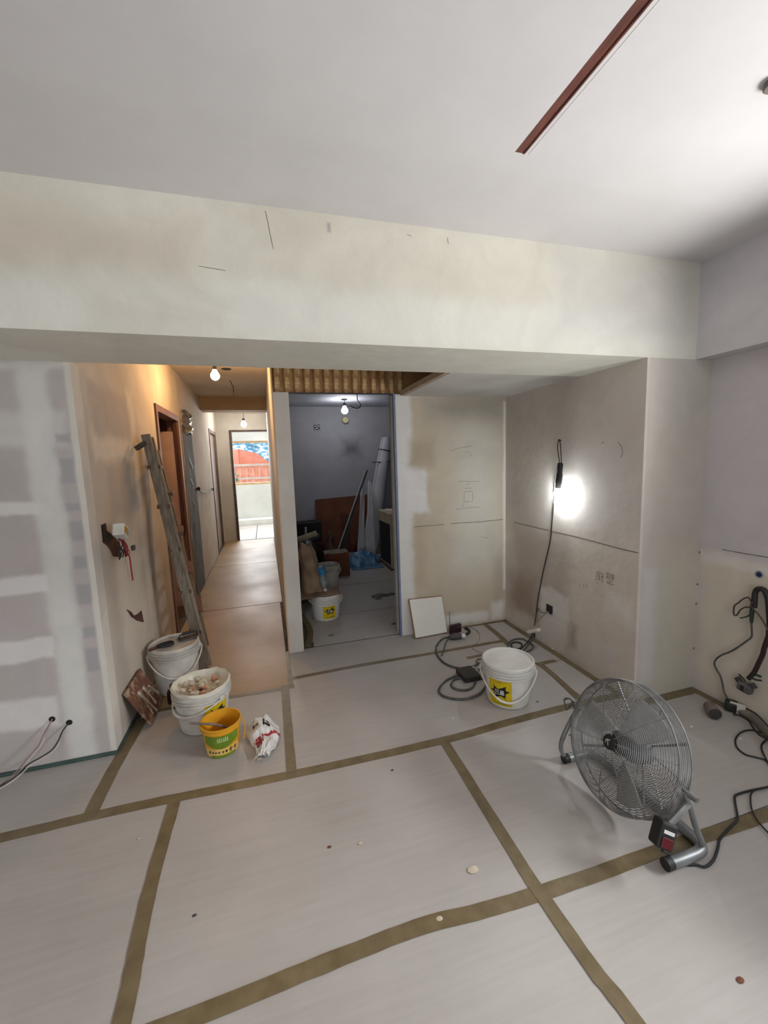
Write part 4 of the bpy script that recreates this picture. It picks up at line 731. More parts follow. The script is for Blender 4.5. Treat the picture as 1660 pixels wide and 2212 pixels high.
lc = [onX(x, y, XN - .012) for x, y in ((1201, 1008), (1199, 1040), (1196, 1095), (1193, 1130), (1190, 1165), (1182, 1200), (1174, 1235), (1168, 1265), (1162, 1300), (1158, 1335))] + [onX(1155, 1352, XN - .05)]
lc[0] = gt + Vector((-.012, .012, 0)); cable(lc, .0042, M_BLACK, 'cable', t)
# power strip where the lamp plugs in
t = thing('power_strip', 'white socket strip standing on cords where the hand lamp plugs in', 'power strip', (0, 0, 0))
ps = onX(1154, 1363, XN - .1)
MB().box(-.022, .022, -.06, .06, -.014, .014).xf(Matrix.Rotation(-.5, 4, 'X') @ Matrix.Rotation(.2, 4, 'Z')).build('strip', M_WPLAST, t, loc=ps, bev=.004)
MB().box(-.012, .012, -.014, .014, -.05, -.012).xf(Matrix.Rotation(-.3, 4, 'X')).build('plug', M_DGREY, t, loc=ps + Vector((-.005, .01, 0)), bev=.004)
cable([ps + Vector((-.005, .012, -.04)), fl(1140, 1388, .04), fl(1128, 1398, .008), fl(1115, 1402, .008), fl(1105, 1397, .008), fl(1107, 1389, .008), fl(1118, 1387, .008), fl(1128, 1391, .014), fl(1126, 1402, .01)], .006, M_BLACK, 'cord', t)
cable([ps + Vector((.0, -.012, -.04)), fl(1143, 1392, .04), fl(1134, 1402, .01), fl(1122, 1415, .008)], .007, mat('green_grey_cord', (66, 74, 68), (52, 60, 54), rough=.5), 'cord', t)
cable(floor_path([(1098, 1398), (1100, 1388), (1112, 1381), (1128, 1380), (1142, 1386), (1152, 1394), (1150, 1402), (1138, 1408)]), .006, M_CORD, 'cord', t)
# open outlet box
t = thing('outlet_box', 'open black outlet box with loose wires low on the niche wall', 'outlet', (0, 0, 0))
a = onX(1188, 1315, XN)
MB().box(XN - .004, XN - .0005, a.y - .038, a.y + .038, a.z - .03, a.z + .032).build('box', M_BLACK, t, bev=.004)
cable([onX(1184, 1320, XN - .012), onX(1176, 1324, XN - .03), onX(1168, 1320, XN - .03), onX(1163, 1313, XN - .02), onX(1162, 1322, XN - .015)], .0032, M_CORD, 'loose_wire', t)
cable([onX(1188, 1322, XN - .012), onX(1178, 1327, XN - .03), onX(1168, 1336, XN - .03), onX(1160, 1344, XN - .02)], .0032, mat('pink_grey_wire', (150, 118, 110), (130, 100, 94), rough=.5), 'loose_wire', t)
MB().box(-.008, .008, -.008, .008, -.01, .01).build('terminal', M_BLACK, t, loc=onX(1190, 1324, XN - .012), bev=.002)
a = fl(1198, 1403, 0)
tag(MB().lathe([(.0005, 0), (.022, 0), (.026, .006), (.012, .012), (.0005, .013)], 9).build('plaster_lump', M_PUTTY, loc=(a.x, a.y, .002), smooth=True), 'pale plaster lump on the tape beside the niche wall', 'debris')

# ---- store room contents
t = thing('paper_sack', 'tall crumpled kraft paper sack standing in the labelled bucket', 'sack', (IBK[0], IBK[1], 0))
sk_ = MB()
def sack(u, v):
    a = 2 * math.pi * u; f = nz(math.cos(a) * 1.7, math.sin(a) * 1.7, v * 3); z = .215 + .52 * v
    rx, ry = .125 * (1 - .55 * v) + .012 * f, .085 * (1 - .6 * v) + .012 * f
    return Vector((-.09 - .07 * v + rx * math.cos(a) * (1 + .2 * f), .03 + .1 * v + ry * math.sin(a), z + .035 * f * v + (.03 * math.cos(a * 3) if v > .95 else 0)))
sk_.grid(sack, 30, 18); sk_.build('sack_body', M_SACK, t, smooth=True)
fp = MB(); fp.grid(lambda u, v: Vector((-.26 + .40 * u, -.15 + .26 * v, .27 + .012 * nz(u * 4, v * 4) - .05 * max(0, .35 - u) + .012 * math.sin(v * 3))), 16, 12); fp.build('sack_flap', M_SACK, t, smooth=True, solid=.004)
t = thing('water_bottle', 'clear water bottle with blue label standing upside down on the sack', 'bottle', (IBK[0] + .0, IBK[1] - .02, .29), 0)
MB().lathe([(.0005, 0), (.016, 0), (.016, .02), (.034, .06), (.036, .1), (.033, .13), (.036, .16), (.036, .25), (.032, .262), (.0005, .26)], 20).xf(Matrix.Rotation(-.12, 4, 'Y')).build('body', M_GLASSB, t, smooth=True)
MB().lathe([(.0368, .165), (.0372, .17), (.0372, .235), (.0368, .24)], 20).xf(Matrix.Rotation(-.12, 4, 'Y')).build('label', mat('bottle_label', (60, 140, 190), (24, 76, 120), 40, rough=.4), t, smooth=True)
MB().lathe([(.0005, -.008), (.018, -.008), (.018, .014), (.016, .016)], 16).xf(Matrix.Rotation(-.12, 4, 'Y')).build('cap', M_WPLAST, t, smooth=True)
a = fl(715, 1252, 0)
t = thing('cardboard_box', 'small reddish brown cardboard box behind the empty white bucket', 'box', (.88, 5.62, 0), -.05)
MB().box(-.17, .17, -.14, .14, 0, .32).build('carton', M_CARD, t, bev=.004)
MB().grid(lambda u, v: Vector((-.16 + .32 * u, -.13 + .26 * v, .322 + .02 * max(0, nz(u * 4, v * 4)))), 8, 8).build('flap', mat('pale_paper', (150, 140, 128), (120, 108, 96), 7, rough=.8), t, solid=.003)
t = thing('cardboard_sheet', 'large brown cardboard sheet leaning against the store room rear wall', 'cardboard', (0, 0, 0))
MB().prism([(.78, YIB - .16, .0), (1.72, YIB - .16, .0), (1.76, YIB - .02, .98), (.80, YIB - .02, .94)], (0, -.014, 0)).build('sheet', M_CARD, t)
MB().prism([(1.2, YIB - .18, .03), (1.36, YIB - .18, .03), (1.38, YIB - .055, .78), (1.22, YIB - .055, .78)], (0, -.004, 0)).build('fold_strip', mat('card_dark', (92, 52, 36), (80, 44, 30), rough=.9), t)
# leaning white sheets and poles
def lean_panel(pts, d, m, label, cat, name, grp=None, nm='sheet'):
    tt = thing(name, label, cat, (0, 0, 0), group=grp); MB().prism(pts, d).build(nm, m, tt); return tt
M_SHEET = mat('grey_white_sheet', (196, 196, 200), (176, 176, 182), 3, rough=.6)
# curved roll of white sheet
t = thing('rolled_sheet', 'tall white rolled sheet tied at the top leaning in the store room corner', 'roll', (0, 0, 0))
r0, r1 = Vector((1.63, 6.74, .0)), Vector((2.05, 6.9, 1.93))
ax = (r1 - r0).normalized(); s1 = ax.cross(Vector((0, 1, 0))).normalized(); s2 = ax.cross(s1)
def roll(u, v):
    a = 2 * math.pi * u * 1.1; w = .135 * (1 - .45 * v ** 1.5) + .012 * u; return r0.lerp(r1, v) + s1 * w * math.cos(a) + s2 * w * .75 * math.sin(a) + ax * .0 + Vector((0, 0, .0 if v < .9 else .03 * math.sin(a)))
MB().grid(roll, 44, 14).build('sheet', M_SHEET, t, smooth=True, solid=.004)
cable([r0.lerp(r1, .9) + s1 * (.1 * math.cos(a)) + s2 * (.08 * math.sin(a)) for a in [2 * math.pi * k / 12 for k in range(12)]], .008, M_BLACK, 'tie', t, closed=True)
cable([r0.lerp(r1, .9) + s1 * -.1, r0.lerp(r1, .86) + s1 * -.2 + Vector((-.04, -.05, -.06)), r0.lerp(r1, .84) + Vector((-.22, -.08, -.08))], .007, M_BLACK, 'tie_end', t)
lean_panel([(1.40, 6.66, 0), (1.50, 6.66, 0), (1.60, 6.86, 1.1), (1.56, 6.86, 1.12)], (.02, -.012, 0), M_SHEET, 'narrow white strip of board leaning before the cardboard sheet', 'board', 'board_strip', None)
lean_panel([(1.52, 6.50, 0), (1.66, 6.50, 0), (1.68, 6.66, 1.2), (1.64, 6.66, 1.24)], (.02, -.012, 0), M_SHEET, 'tapering white board offcut leaning in front of the rolled sheet', 'board', 'board_offcut', None)
lean_panel([(2.10, 6.50, 0), (2.34, 6.50, 0), (2.38, 6.66, 1.9), (2.24, 6.66, 1.9)], (.0, -.014, 0), M_SHEET, 'tall white board standing behind the cream unit', 'board', 'tall_board', None)
for k, (b0, b1, lb_) in enumerate((((.93, 6.21, .0), (1.66, 6.87, 1.40), 'long pale metal channel leaning across the brown cardboard sheet'), ((1.05, 6.27, .0), (1.38, 6.75, .8), 'shorter dark metal channel leaning beside the long pale one'))):
    tt = thing('metal_channel', lb_, 'metal bar', (0, 0, 0), group='metal channels in the store room'); MB().bar(b0, b1, .028, .018).build('web', mat('pale_channel', (176, 176, 172), (156, 156, 152), rough=.5) if k == 0 else M_DGREY, tt); 
    o_ = Vector((.02, -.01, .008)); MB().bar(Vector(b0) + o_, Vector(b1) + o_, .01, .03).build('flange', M_BLACK if k == 0 else M_DGREY, tt)
# cream unit with grilles
t = thing('cream_cabinet', 'cream boxed appliance with dark side panel and grille in store room', 'appliance', (1.66, 5.5, .015), 0)
MB().box(0, .62, 0, .62, .0, .78).build('casing', M_CREAM, t, bev=.008)
MB().box(-.008, 0, .05, .57, .05, .64).build('side_panel', M_BLACK, t)
gr = MB().box(.13, .60, -.006, 0, .06, .42).build('grille', M_BLACK, t)
for k in range(12): MB().box(.14, .59, -.012, -.006, .075 + k * .028, .085 + k * .028).build('slat', mat('bronze_slat', (84, 70, 56), (70, 58, 46), rough=.6), gr)
MB().box(-.006, .63, -.01, .63, .76, .80).build('lid', M_CREAM, t, bev=.006)
MB().grid(lambda u, v: Vector((.05 + .4 * u, .1 + .4 * v, .803 + .03 * abs(nz(u * 4, v * 4, 5)))), 10, 10).build('paper_scrap', mat('scrap_paper', (222, 216, 204), (190, 180, 164), 12, rough=.8), t, solid=.002)
MB().box(-.02, .64, -.02, .64, -.016, 0).build('base_tray', mat('maroon_tray', (82, 46, 40), (66, 36, 32), rough=.7), t)
# blue plastic
t = thing('blue_plastic_sheet', 'crumpled blue plastic sheet heaped at the foot of the white boards', 'plastic sheet', (1.345, 6.0, 0), 0)
def blue(u, v):
    a = 2 * math.pi * u; r_ = .255 * math.sin(math.pi * .5 * (1 - v)) * (1 + .3 * nz(math.cos(a) * 2, math.sin(a) * 2, v * 3)) ; z = .22 * v ** .8 + .09 * nz(math.cos(a) * 3 * (1 - v), math.sin(a) * 3 * (1 - v), v * 5 + 7) * (v > .08)
    return Vector((r_ * math.cos(a) * 1.05, r_ * math.sin(a) * .7, max(.004, z)))
MB().grid(blue, 36, 14).build('heap', M_BLUEBAG, t, smooth=True)
MB().grid(lambda u, v: Vector((-.22 + .48 * u, -.3 + .3 * v, .006 + .03 * abs(nz(u * 5, v * 5, 3)) * math.sin(math.pi * u))), 20, 10).build('tail', M_BLUEBAG, t, smooth=True, solid=.003)
# dark bags and boxes on the left
t = thing('rubbish_bag', 'black rubbish bag slumped behind the paper sack in store room', 'bag', (.47, 5.85, 0), 0)
MB().grid(lambda u, v: Vector(((.22 * math.sin(math.pi * min(.98, .12 + .86 * v)) ** .6 + .05 * nz(u * 9, v * 5)) * math.cos(2 * math.pi * u), (.21 * math.sin(math.pi * min(.98, .12 + .86 * v)) ** .6 + .05 * nz(u * 9, v * 5, 4)) * math.sin(2 * math.pi * u), .50 * v)), 28, 14).build('sack_body', mat('black_bag', (30, 28, 30), (46, 42, 42), 9, rough=.35), t, smooth=True)
t = thing('tool_case', 'black tool case with handle on a brown case behind the rubbish bag', 'case', (.58, 6.45, 0), .1)
MB().box(-.22, .22, -.16, .16, 0, .34).build('lower_case', mat('brown_case', (70, 42, 32), (56, 34, 26), rough=.7), t, bev=.01); MB().box(-.19, .2, -.15, .15, .34, .66).build('upper_case', M_BLACK, t, bev=.015)
cable([(-.12, -.16, .6), (-.11, -.18, .68), (.1, -.18, .69), (.12, -.16, .61)], .012, M_DGREY, 'handle', t)
t = thing('paint_roller', 'pale paint roller with upright handle leaning on the black bag', 'roller', (.47, 5.25, .0), 0)
MB().tube([(-.12, 0, .60), (.12, .02, .66)], .038, 14).build('sleeve', mat('roller_sleeve', (186, 176, 146), (164, 152, 122), 20, rough=.9, bump=.4), t, smooth=True)
cable([(.13, .02, .66), (.15, 0, .62), (.02, -.05, .58), (.0, -.06, .5)], .005, M_STEEL, 'frame', t); MB().tube([(.0, -.06, .52), (-.02, -.07, .25), (-.03, -.08, .0)], .012, 8).build('pole', mat('pole_wood', (150, 128, 104), (130, 108, 86), rough=.7), t, smooth=True)
MB().tube([(-.02, -.02, .64), (-.02, -.03, .76)], .012, 8).build('stem', M_WDIRTY, t, smooth=True)
t = thing('brown_carton', 'dark brown carton standing at the left wall of the store room', 'box', (.36, 4.75, 0), 0)
MB().box(-.12, .1, -.2, .2, 0, .5).build('carton', mat('dark_carton', (84, 52, 40), (68, 42, 32), 6, rough=.85), t, bev=.004); MB().box(-.1, .1, -.2, .0, .5, .506).build('flap', M_CARD, t)
t = thing('plastic_wrap', 'torn brown plastic wrap heaped in front of the cardboard sheet', 'wrap', (.87, 5.95, 0), 0)
MB().grid(lambda u, v: Vector((-.17 + .34 * u, -.12 + .3 * v + .05 * nz(u * 4, v * 4), max(.004, .55 * math.sin(math.pi * u) ** 1.5 * (1 - abs(v - .5)) + .12 * nz(u * 6, v * 6, 2)))), 20, 14).build('film', mat('brown_film', (112, 84, 68), (70, 46, 36), 8, rough=.3), t, smooth=True, solid=.003)
for k, (x, y, s_, lb_) in enumerate(((822, 1288, .2, 'grey flattened slipper shaped rag on the store room floor'), (845, 1284, .12, 'rounded grey rag end near the store room door jamb'), (818, 1294, .07, 'tiny dark scrap beside the grey rag'), (852, 1348, .06, 'dark splinter on the board at the doorway jamb'), (716, 1373, .05, 'small dark scrap on the doorway floor board'))):
    a = fl(x, y, 0); mb2 = MB().grid(lambda u, v: Vector(((u - .5) * s_, (v - .5) * s_ * .35, .003 + .03 * s_ * 4 * math.sin(math.pi * u) * math.sin(math.pi * v) * (1 + .6 * nz(u * 4 + k, v * 4)))), 10, 8)
    tag(mb2.build('floor_scrap', mat('grey_rag', (112, 102, 96), (84, 76, 70), 20, rough=.9), loc=(a.x, a.y, .001), smooth=True, solid=.003), lb_, 'debris', 'scraps on the store room floor')

# ---- floor fan
t = thing('floor_fan', 'grey metal floor fan with wire cage tilted towards the corridor', 'fan', (0, 0, 0))
FC = Vector((1.43, 1.315, .288)); th = math.radians(20); ez = Vector((-math.cos(th), 0, math.sin(th))); ey = Vector((0, 1, 0)); ex = ey.cross(ez)
FM = Matrix(((ex.x, ey.x, ez.x, FC.x), (ex.y, ey.y, ez.y, FC.y), (ex.z, ey.z, ez.z, FC.z), (0, 0, 0, 1)))
M_WIRE = mat('fan_wire', (150, 150, 150), (126, 126, 126), 20, rough=.4, metallic=.5); FR = .262
def circ(mb, r, z, wr_, n=56, m_=4): mb.tube([(r * math.cos(2 * math.pi * k / n), r * math.sin(2 * math.pi * k / n), z) for k in range(n)], wr_, m_, True)
def dome(r, s): return s * (.088 - .055 * (max(0, r - .05) / (FR - .05)) ** 2.4)
for s, nm in ((1, 'front_grille'), (-1, 'rear_grille')):
    g = MB()
    for k in range(28): r_ = .046 + (FR - .046) * k / 27; circ(g, r_, dome(r_, s), .0014)
    nsp = 10
    for k in range(nsp):
        a = 2 * math.pi * (k + (.5 if s < 0 else 0)) / nsp
        g.tube([(r_ * math.cos(a), r_ * math.sin(a), dome(r_, s) - s * .002) for r_ in (.03, .08, .13, .18, .225, FR)], .0022, 5)
    g.xf(FM).build(nm, M_WIRE, t, smooth=True)
g = MB()
for z in (-.033, -.022, -.011, 0, .011, .022, .033): circ(g, FR + (.003 if abs(z) < .03 else 0), z, .0016, 64, 4)
circ(g, FR + .002, .033, .004, 64, 6); circ(g, FR + .002, -.033, .004, 64, 6); g.xf(FM).build('side_rings', M_WIRE, t, smooth=True)
g = MB().lathe([(.0005, .094), (.018, .094), (.028, .091), (.032, .084), (.032, .08)], 24).xf(FM).build('badge', M_BLACK, t, smooth=True)
MB().strokes([[(.012, -.008), (.004, .01), (-.008, .008)], [(.01, .004), (-.012, -.006)]], lambda u, v: FM @ Vector((u, v, .0952)), .003).build('badge_mark', M_WHPRINT, g)
mo = MB().lathe([(.0005, -.118), (.06, -.116), (.07, -.106), (.07, -.05), (.055, -.036), (.02, -.03), (.02, .02), (.0005, .02)], 30).xf(FM).build('motor', mat('motor_grey', (128, 126, 124), (110, 108, 106), 8, rough=.5), t, smooth=True)
MB().lathe([(.05, .012), (.05, .03), (.0005, .034)], 24, cap0=True).xf(FM).build('hub', mat('hub_dark', (84, 84, 84), (70, 70, 70), rough=.5), t, smooth=True)
for k in range(3):
    bl_ = MB()
    def blade(u, v, k=k):
        r_ = .045 + .185 * v; a = 2 * math.pi * k / 3 + math.pi / 2 + (u - .5) * (1.0 - .3 * v); return FM @ Vector((r_ * math.cos(a), r_ * math.sin(a), .018 + (u - .5) * .07 * (1.1 - .4 * v)))
    bl_.grid(blade, 10, 10); bl_.build('blade', mat('blade_grey', (172, 171, 170), (158, 157, 156), 6, rough=.5), t, smooth=True, solid=.002)
for k in range(4):
    a = 2 * math.pi * k / 4 + .6; MB().tube([FM @ Vector((.068 * math.cos(a), .068 * math.sin(a), -.09)), FM @ Vector((FR * math.cos(a), FR * math.sin(a), -.036))], .004, 6).build('motor_strut', M_STEEL, t)
PF, PNr = FM @ Vector((0, FR + .012, 0)), FM @ Vector((0, -FR - .012, 0))
M_TUBE = mat('stand_tube', (146, 148, 148), (122, 124, 124), 10, rough=.4, metallic=.5)
base = smooth_path([(1.345, 1.03, .016), (1.42, 1.028, .016), (1.50, 1.03, .016), (1.535, 1.045, .016), (1.545, 1.085, .016), (1.545, 1.3, .016), (1.545, 1.52, .016), (1.535, 1.575, .016), (1.50, 1.598, .016), (1.42, 1.6, .016), (1.37, 1.6, .016)], 5)
MB().tube([q + Vector((0, 0, .005)) for q in base], .0205, 14).build('base_tube', M_TUBE, t, smooth=True)
MB().tube(smooth_path([PF, PF + Vector((-.03, .012, -.06)), PF + Vector((-.075, .016, -.15)), (PF.x - .085, 1.606, .08), (PF.x - .06, 1.603, .03), (PF.x - .02, 1.6, .02)], 6), .011, 10).build('upright', M_TUBE, t, smooth=True)
MB().tube(smooth_path([PNr, PNr + Vector((.02, -.008, -.06)), PNr + Vector((.045, -.01, -.14)), (PNr.x + .085, 1.03, .06), (PNr.x + .105, 1.05, .018)], 6), .011, 10).build('upright', M_TUBE, t, smooth=True)
for p_ in ((1.345, 1.03), (1.365, 1.6)): MB().tube([(p_[0] - .008, p_[1], .022), (p_[0] + .02, p_[1], .022)], .0225, 12).build('rubber_foot', M_BLACK, t, smooth=True)
for p_, s in ((PF, 1), (PNr, -1)):
    MB().tube([p_ + Vector((0, -.012 * s, 0)), p_ + Vector((0, .012 * s, 0)), p_ + Vector((0, .016 * s, 0)), p_ + Vector((0, .045 * s, 0))], [.006, .006, .014, .010], 10).build('pivot_knob', M_STEEL, t, smooth=True)
cable([PF + Vector((-.02 + .025 * math.cos(k * 1.1), .035 + .012 * (k % 3), .0 + .03 * math.sin(k * 1.1))) for k in range(9)], .0035, M_DGREY, 'tied_cord', t, 6, 4)
cb = Vector((1.318, 1.03, .158)); RB = Matrix.Translation(cb) @ Matrix.Rotation(-.35, 4, 'Z') @ Matrix.Rotation(.42, 4, 'Y') @ Matrix.Rotation(-.3, 4, 'X')
c_ = MB().box(-.032, .032, -.026, .026, -.046, .046).xf(RB).build('control_box', M_BLACK, t, bev=.008)
MB().box(-.021, .021, -.031, -.026, -.038, -.002).xf(RB).build('switch', mat('red_switch', (92, 14, 22), (74, 10, 16), rough=.4), c_, bev=.003)
MB().box(-.02, .02, -.0275, -.026, .010, .022).xf(RB).build('rating_plate', M_WHPRINT, c_)
MB().tube([cb + Vector((.03, 0, .03)), PNr + Vector((.01, -.006, -.05))], .012, 8).build('box_bracket', M_TUBE, t)
fc = [cb + Vector((-.0, 0, -.07)), fl(1455, 1850, .02), fl(1480, 1866, .008), fl(1505, 1868, .006), fl(1525, 1872, .006), fl(1542, 1858, .006), fl(1552, 1830, .006), fl(1556, 1812, .006), fl(1575, 1790, .006), fl(1591, 1774, .006), fl(1594, 1762, .006), fl(1590, 1740, .006), fl(1588, 1722, .006), fl(1594, 1716, .006), fl(1620, 1708, .006), fl(1665, 1699, .006), fl(1760, 1680, .006)]
cable(fc, .0048, M_BLACK, 'power_cord', t)
t = thing('floor_cable', 'thin black cable crossing the brown tape right of the fan cord', 'cable', (0, 0, 0))
cable([fl(x, y, .011) for x, y in ((1700, 1690), (1640, 1704), (1625, 1712), (1622, 1728), (1626, 1752), (1640, 1776), (1656, 1794), (1680, 1820), (1740, 1880))], .0034, M_BLACK, 'cable', t)

# ---- right wall services
XS = XR - .02
t = thing('conduit_bundle', 'thick black conduit arching from the right wall down to a grey socket', 'conduit', (0, 0, 0))
def wx(px, x=XS): return [onX(a_, b_, x) for a_, b_ in px]
cable(wx([(1630, 1312), (1631, 1296), (1632, 1282), (1636, 1274), (1643, 1272), (1651, 1274), (1657, 1284), (1661, 1300), (1663, 1330), (1664, 1350), (1662, 1370)], XR - .035), .014, M_BLACK, 'conduit', t, 10)
cable(wx([(1662, 1370), (1657, 1385), (1652, 1400), (1648, 1415), (1640, 1432), (1634, 1445), (1628, 1455), (1618, 1466)], XR - .04), .012, mat('maroon_black', (44, 26, 28), (30, 20, 22), rough=.5), 'conduit', t, 10)
cable(wx([(1627, 1300), (1623, 1308), (1628, 1316), (1640, 1328), (1652, 1346), (1660, 1362)], XR - .05), .005, mat('brown_wire', (84, 62, 56), (66, 48, 44), rough=.5), 'wire', t)
M_GREEN = mat('green_tape', (28, 58, 42), (20, 44, 32), rough=.5)
MB().tube(wx([(1626, 1308), (1625, 1325), (1624, 1345)], XR - .035), [.009, .011, .008], 10).build('green_wrap', M_GREEN, t, smooth=True)
cable(wx([(1624, 1326), (1614, 1332), (1600, 1335)], XR - .04), .004, M_GREEN, 'wire', t)
cable(wx([(1622, 1312), (1610, 1312), (1600, 1318), (1592, 1329), (1586, 1326), (1587, 1310), (1596, 1302), (1608, 1293), (1618, 1291), (1625, 1302)], XR - .04), .0042, MATS['brown_wire'], 'wire', t)
cable(wx([(1624, 1345), (1625, 1362), (1624, 1376), (1612, 1386), (1598, 1396), (1580, 1407), (1560, 1415), (1548, 1424), (1544, 1434), (1549, 1446), (1557, 1460), (1562, 1478), (1565, 1494), (1571, 1506), (1575, 1520)], XR - .03), .0055, M_CORD, 'wire', t)
sc_ = onX(1611, 1484, XR - .03)
MB().box(-.02, .02, -.035, .035, -.03, .022).xf(Matrix.Rotation(.12, 4, 'X')).build('socket_body', mat('socket_grey', (104, 100, 100), (84, 80, 82), 10, rough=.5), t, loc=sc_, bev=.008)
for s in (-1, 1): MB().bar((0, s * .02, .01), (0, s * .048, .036), .02, .03, side=(1, 0, 0)).build('socket_flap', M_DGREY, t, loc=sc_, bev=.004)
MB().box(-.022, .0, -.004, .012, -.02, .01).build('socket_slot', M_BLACK, t, loc=sc_ + Vector((-.004, 0, 0)))
cable(wx([(1612, 1472), (1605, 1464), (1597, 1456)], XR - .04), .004, M_BLACK, 'wire', t)
cable(wx([(1620, 1466), (1632, 1458), (1645, 1462)], XR - .045), .006, M_GREEN, 'wire', t); cable(wx([(1622, 1462), (1632, 1468), (1646, 1470)], XR - .04), .005, M_GREEN, 'wire', t)
a = onX(1641, 1241, XR)
t = thing('blue_wall_plug', 'small dark blue plug in the right wall above the conduit', 'wall plug', (XR, a.y, a.z))
MB().lathe([(.0005, .006), (.012, .005), (.015, 0)], 16).xf(Matrix.Rotation(-math.pi / 2, 4, 'Y')).build('cap', mat('navy_plug', (22, 44, 84), (16, 32, 66), rough=.4), t, smooth=True)
MB().lathe([(.0005, .0015), (.02, .0012), (.022, 0)], 18).xf(Matrix.Rotation(-math.pi / 2, 4, 'Y')).build('stain', mat('blue_stain', (130, 140, 150), (150, 154, 158), rough=.8), t)
# conduit lying along the wall foot
t = thing('floor_conduit', 'grey flattened conduit with black cable along the foot of right wall', 'conduit', (0, 0, 0))
g0 = [fl(x, y, .02) for x, y in ((1590, 1530), (1612, 1541), (1630, 1552), (1648, 1570), (1668, 1592), (1720, 1640))]
cable(g0, .024, mat('conduit_grey', (122, 114, 104), (100, 92, 84), 12, rough=.7), 'sleeve', t, 10)
cable([fl(x, y, .035) for x, y in ((1585, 1543), (1600, 1546), (1617, 1556), (1628, 1572), (1640, 1586), (1658, 1596), (1700, 1620))], .006, M_BLACK, 'cable', t)
cable([q + Vector((.02, .005, .018)) for q in g0], .006, M_BLACK, 'cable', t)
k0 = fl(1580, 1528, .02); MB().box(-.03, .03, -.03, .03, -.018, .04).xf(Matrix.Rotation(.5, 4, 'Z')).build('connector', mat('black_green', (34, 42, 32), (26, 32, 26), rough=.5), t, loc=k0, bev=.01)
MB().box(-.008, .008, -.036, .036, -.018, .045).xf(Matrix.Rotation(.5, 4, 'Z')).build('connector_band', M_WDIRTY, t, loc=k0 + Vector((.0, -.035, 0)), bev=.003)
t = thing('loop_cable', 'thin black cable looping on the floor by the right wall', 'cable', (0, 0, 0))
cable([fl(x, y, .006) for x, y in ((1665, 1592), (1645, 1582), (1622, 1577), (1602, 1582), (1591, 1594), (1590, 1606), (1596, 1618), (1612, 1630), (1635, 1636), (1655, 1642), (1672, 1654), (1720, 1690))], .0042, M_BLACK, 'cable', t)
cable([fl(x, y, .009) for x, y in ((1658, 1596), (1648, 1606), (1646, 1616), (1652, 1632), (1662, 1650), (1690, 1690))], .0042, M_BLACK, 'cable', t)
a, b = fl(1538, 1532, .035), fl(1556, 1556, .035)
t = thing('rubber_mallet_head', 'stubby grey cylinder with dark end lying on floor before right wall', 'tool head', (a.x, a.y, 0))
dv = Vector((b.x - a.x, b.y - a.y, 0)).normalized(); A0 = Vector((0, 0, .036))
MB().tube([A0 - dv * .04, A0 - dv * .03, A0 + dv * .03, A0 + dv * .05], [.024, .032, .035, .033], 16).build('body', mat('dusty_mauve', (132, 116, 110), (108, 94, 90), 14, rough=.8), t, smooth=True)
MB().tube([A0 + dv * .05, A0 + dv * .056], [.033, .028], 16).build('end_face', mat('dark_mauve', (62, 54, 56), (50, 44, 46), rough=.7), t, smooth=True)
for k, (x, y) in enumerate(((1519, 1192), (1515, 1261), (1512, 1303), (1502, 1400))):
    a = onY(x, y, YB); MB().lathe([(.0005, .003), (.007, .002), (.008, 0)], 10).xf(Matrix.Rotation(math.pi / 2, 4, 'X')).build('drill_mark', M_PENCIL, bpy.data.objects['wall_column'], loc=(min(a.x, XR - .01), YB, a.z))

# ---- crumbs of plaster on the main floor
for k, (x, y, s_, m_, lb_) in enumerate(((778, 1822, .012, M_PUTTY, 'pale crumb on the wide board in the middle of room'), (1022, 1880, .026, M_PUTTY, 'largest pale crumb near the crossing of brown tapes'), (848, 1664, .009, M_DGREY, 'dark speck just below the long tape'), (712, 1830, .01, M_CARD, 'brown speck on the wide middle board'), (420, 1978, .009, M_DGREY, 'dark speck on the board beside the left tape'),
        (1600, 2118, .014, M_CARD, 'reddish chip on the board right of the tape crossing'), (978, 1552, .008, M_WPLAST, 'white fleck before the coiled extension cord'), (1162, 1516, .01, M_DGREY, 'dark speck right of the front lidded bucket'), (1232, 1588, .009, M_DGREY, 'dark speck left of the fan foot'), (1495, 1570, .012, M_WPLAST, 'white fleck behind the fan'), (1600, 1596, .011, M_WPLAST, 'white fleck inside the cable loop'), (300, 1812, .01, M_PUTTY, 'pale crumb on the board beyond the left tape'), (560, 1640, .02, M_PUTTY, 'pale putty smear beside the crumpled bag'), (950, 1985, .014, M_PUTTY, 'pale crumb beside the wavy tape'))):
    a = fl(x, y, 0); c2 = MB().lathe([(.0005, 0), (s_ * .8, 0), (s_ * .85, s_ * .1), (s_ * .4, s_ * .22), (.0005, s_ * .24)], 8)
    for i in range(len(c2.v)): c2.v[i].x *= 1 + .5 * nz(c2.v[i].x * 90 + k, c2.v[i].y * 90, k); c2.v[i].y *= .7
    tag(c2.build('plaster_crumb', m_, loc=(a.x, a.y, .0006), smooth=True), lb_, 'debris', 'crumbs on the floor boards')

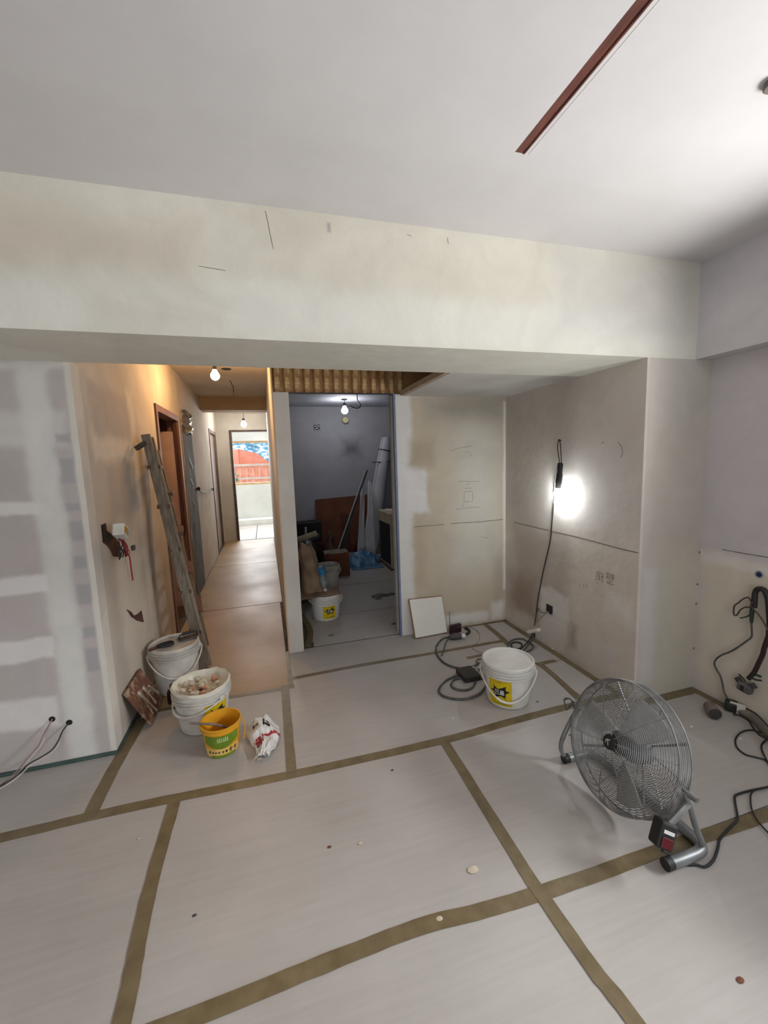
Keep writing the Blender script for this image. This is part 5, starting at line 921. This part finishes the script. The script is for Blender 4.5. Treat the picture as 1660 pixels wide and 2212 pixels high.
# ---- outside the far window
M_ORANGE = mat('orange_metal', (246, 180, 154), (236, 160, 132), 4, rough=.6)
t = thing('orange_fence', 'orange ribbed metal sheeting seen through the far window', 'fence', (0, 14.2, -1.5))
MB().box(-2.6, 2.6, 0, .04, 0, 3.05).build('backing', M_ORANGE, t)
for k in range(26): MB().box(-2.6 + k * .2, -2.53 + k * .2, -.04, 0, 0, 3.0).build('rib', M_ORANGE, t)
for z in (2.62, 3.05): MB().box(-2.6, 2.6, -.06, 0, z, z + .07).build('rail', mat('pale_rail', (226, 206, 190), (206, 184, 166), rough=.6), t)
t = thing('orange_roof', 'orange metal roof slope above the ribbed sheeting outside', 'roof', (0, 15.5, 1.2))
MB().prism([(-2.2, 0, 0), (.6, 0, 0), (.1, 0, 1.6), (-2.2, 0, 1.75)], (0, .5, 0)).build('gable', mat('deep_orange', (240, 160, 132), (230, 142, 112), 5, rough=.6), t)
for k in range(3): MB().box(-2.1 + k * .55, -1.95 + k * .55, -.05, 0, 0, 1.5).build('rib', M_ORANGE, t)
t = thing('striped_tarp', 'blue and white tarpaulin draped outside the far window', 'tarpaulin', (0, 13.2, 0))
def tarp(u, v):
    x = -1.25 + 2.9 * u; zt = 2.75; zb = 1.95 - 1.0 * max(0, (u - .38)) ** .8 * 1.3 + .1 * math.sin(u * 9); z = zb + (zt - zb) * v; return Vector((x, .18 * nz(u * 7, v * 5) + .05 * math.sin(u * 40 + v * 6), z + .05 * nz(u * 9, v * 7, 5)))
MB().grid(tarp, 60, 30).build('sheet', mat('tarp_blue_white', (236, 240, 244), (92, 168, 204), 5.5, rough=.5, lo=.46, hi=.56, stretch=(1, 1, 2.2)), t, smooth=True)
t = thing('green_bush', 'pale green shrub behind the far window sill', 'shrub', (-.92, 13.0, -.2), 0)
for k in range(40):
    a = rnd.uniform(0, 6.28); z = rnd.uniform(.9, 1.5); d_ = rnd.uniform(0, .16)
    MB().prism([(d_ * math.cos(a), d_ * math.sin(a), z), (d_ * math.cos(a) + .06, d_ * math.sin(a) - .02, z + .03), (d_ * math.cos(a) + .1, d_ * math.sin(a), z + .08), (d_ * math.cos(a) + .03, d_ * math.sin(a), z + .07)], (0, .003, 0)).build('leaf', mat('pale_leaf', (126, 150, 118), (104, 130, 96), rough=.7), t)
MB().tube([(0.02, 0, 0), (.03, 0, 1.0)], .012, 6).build('stem', M_WOOD, t)
struct('ground_outside', MB().box(-8, 8, 12.2, 24, -1.7, -1.5), mat('outside_ground', (150, 146, 140), (130, 126, 120), 2, rough=.9))
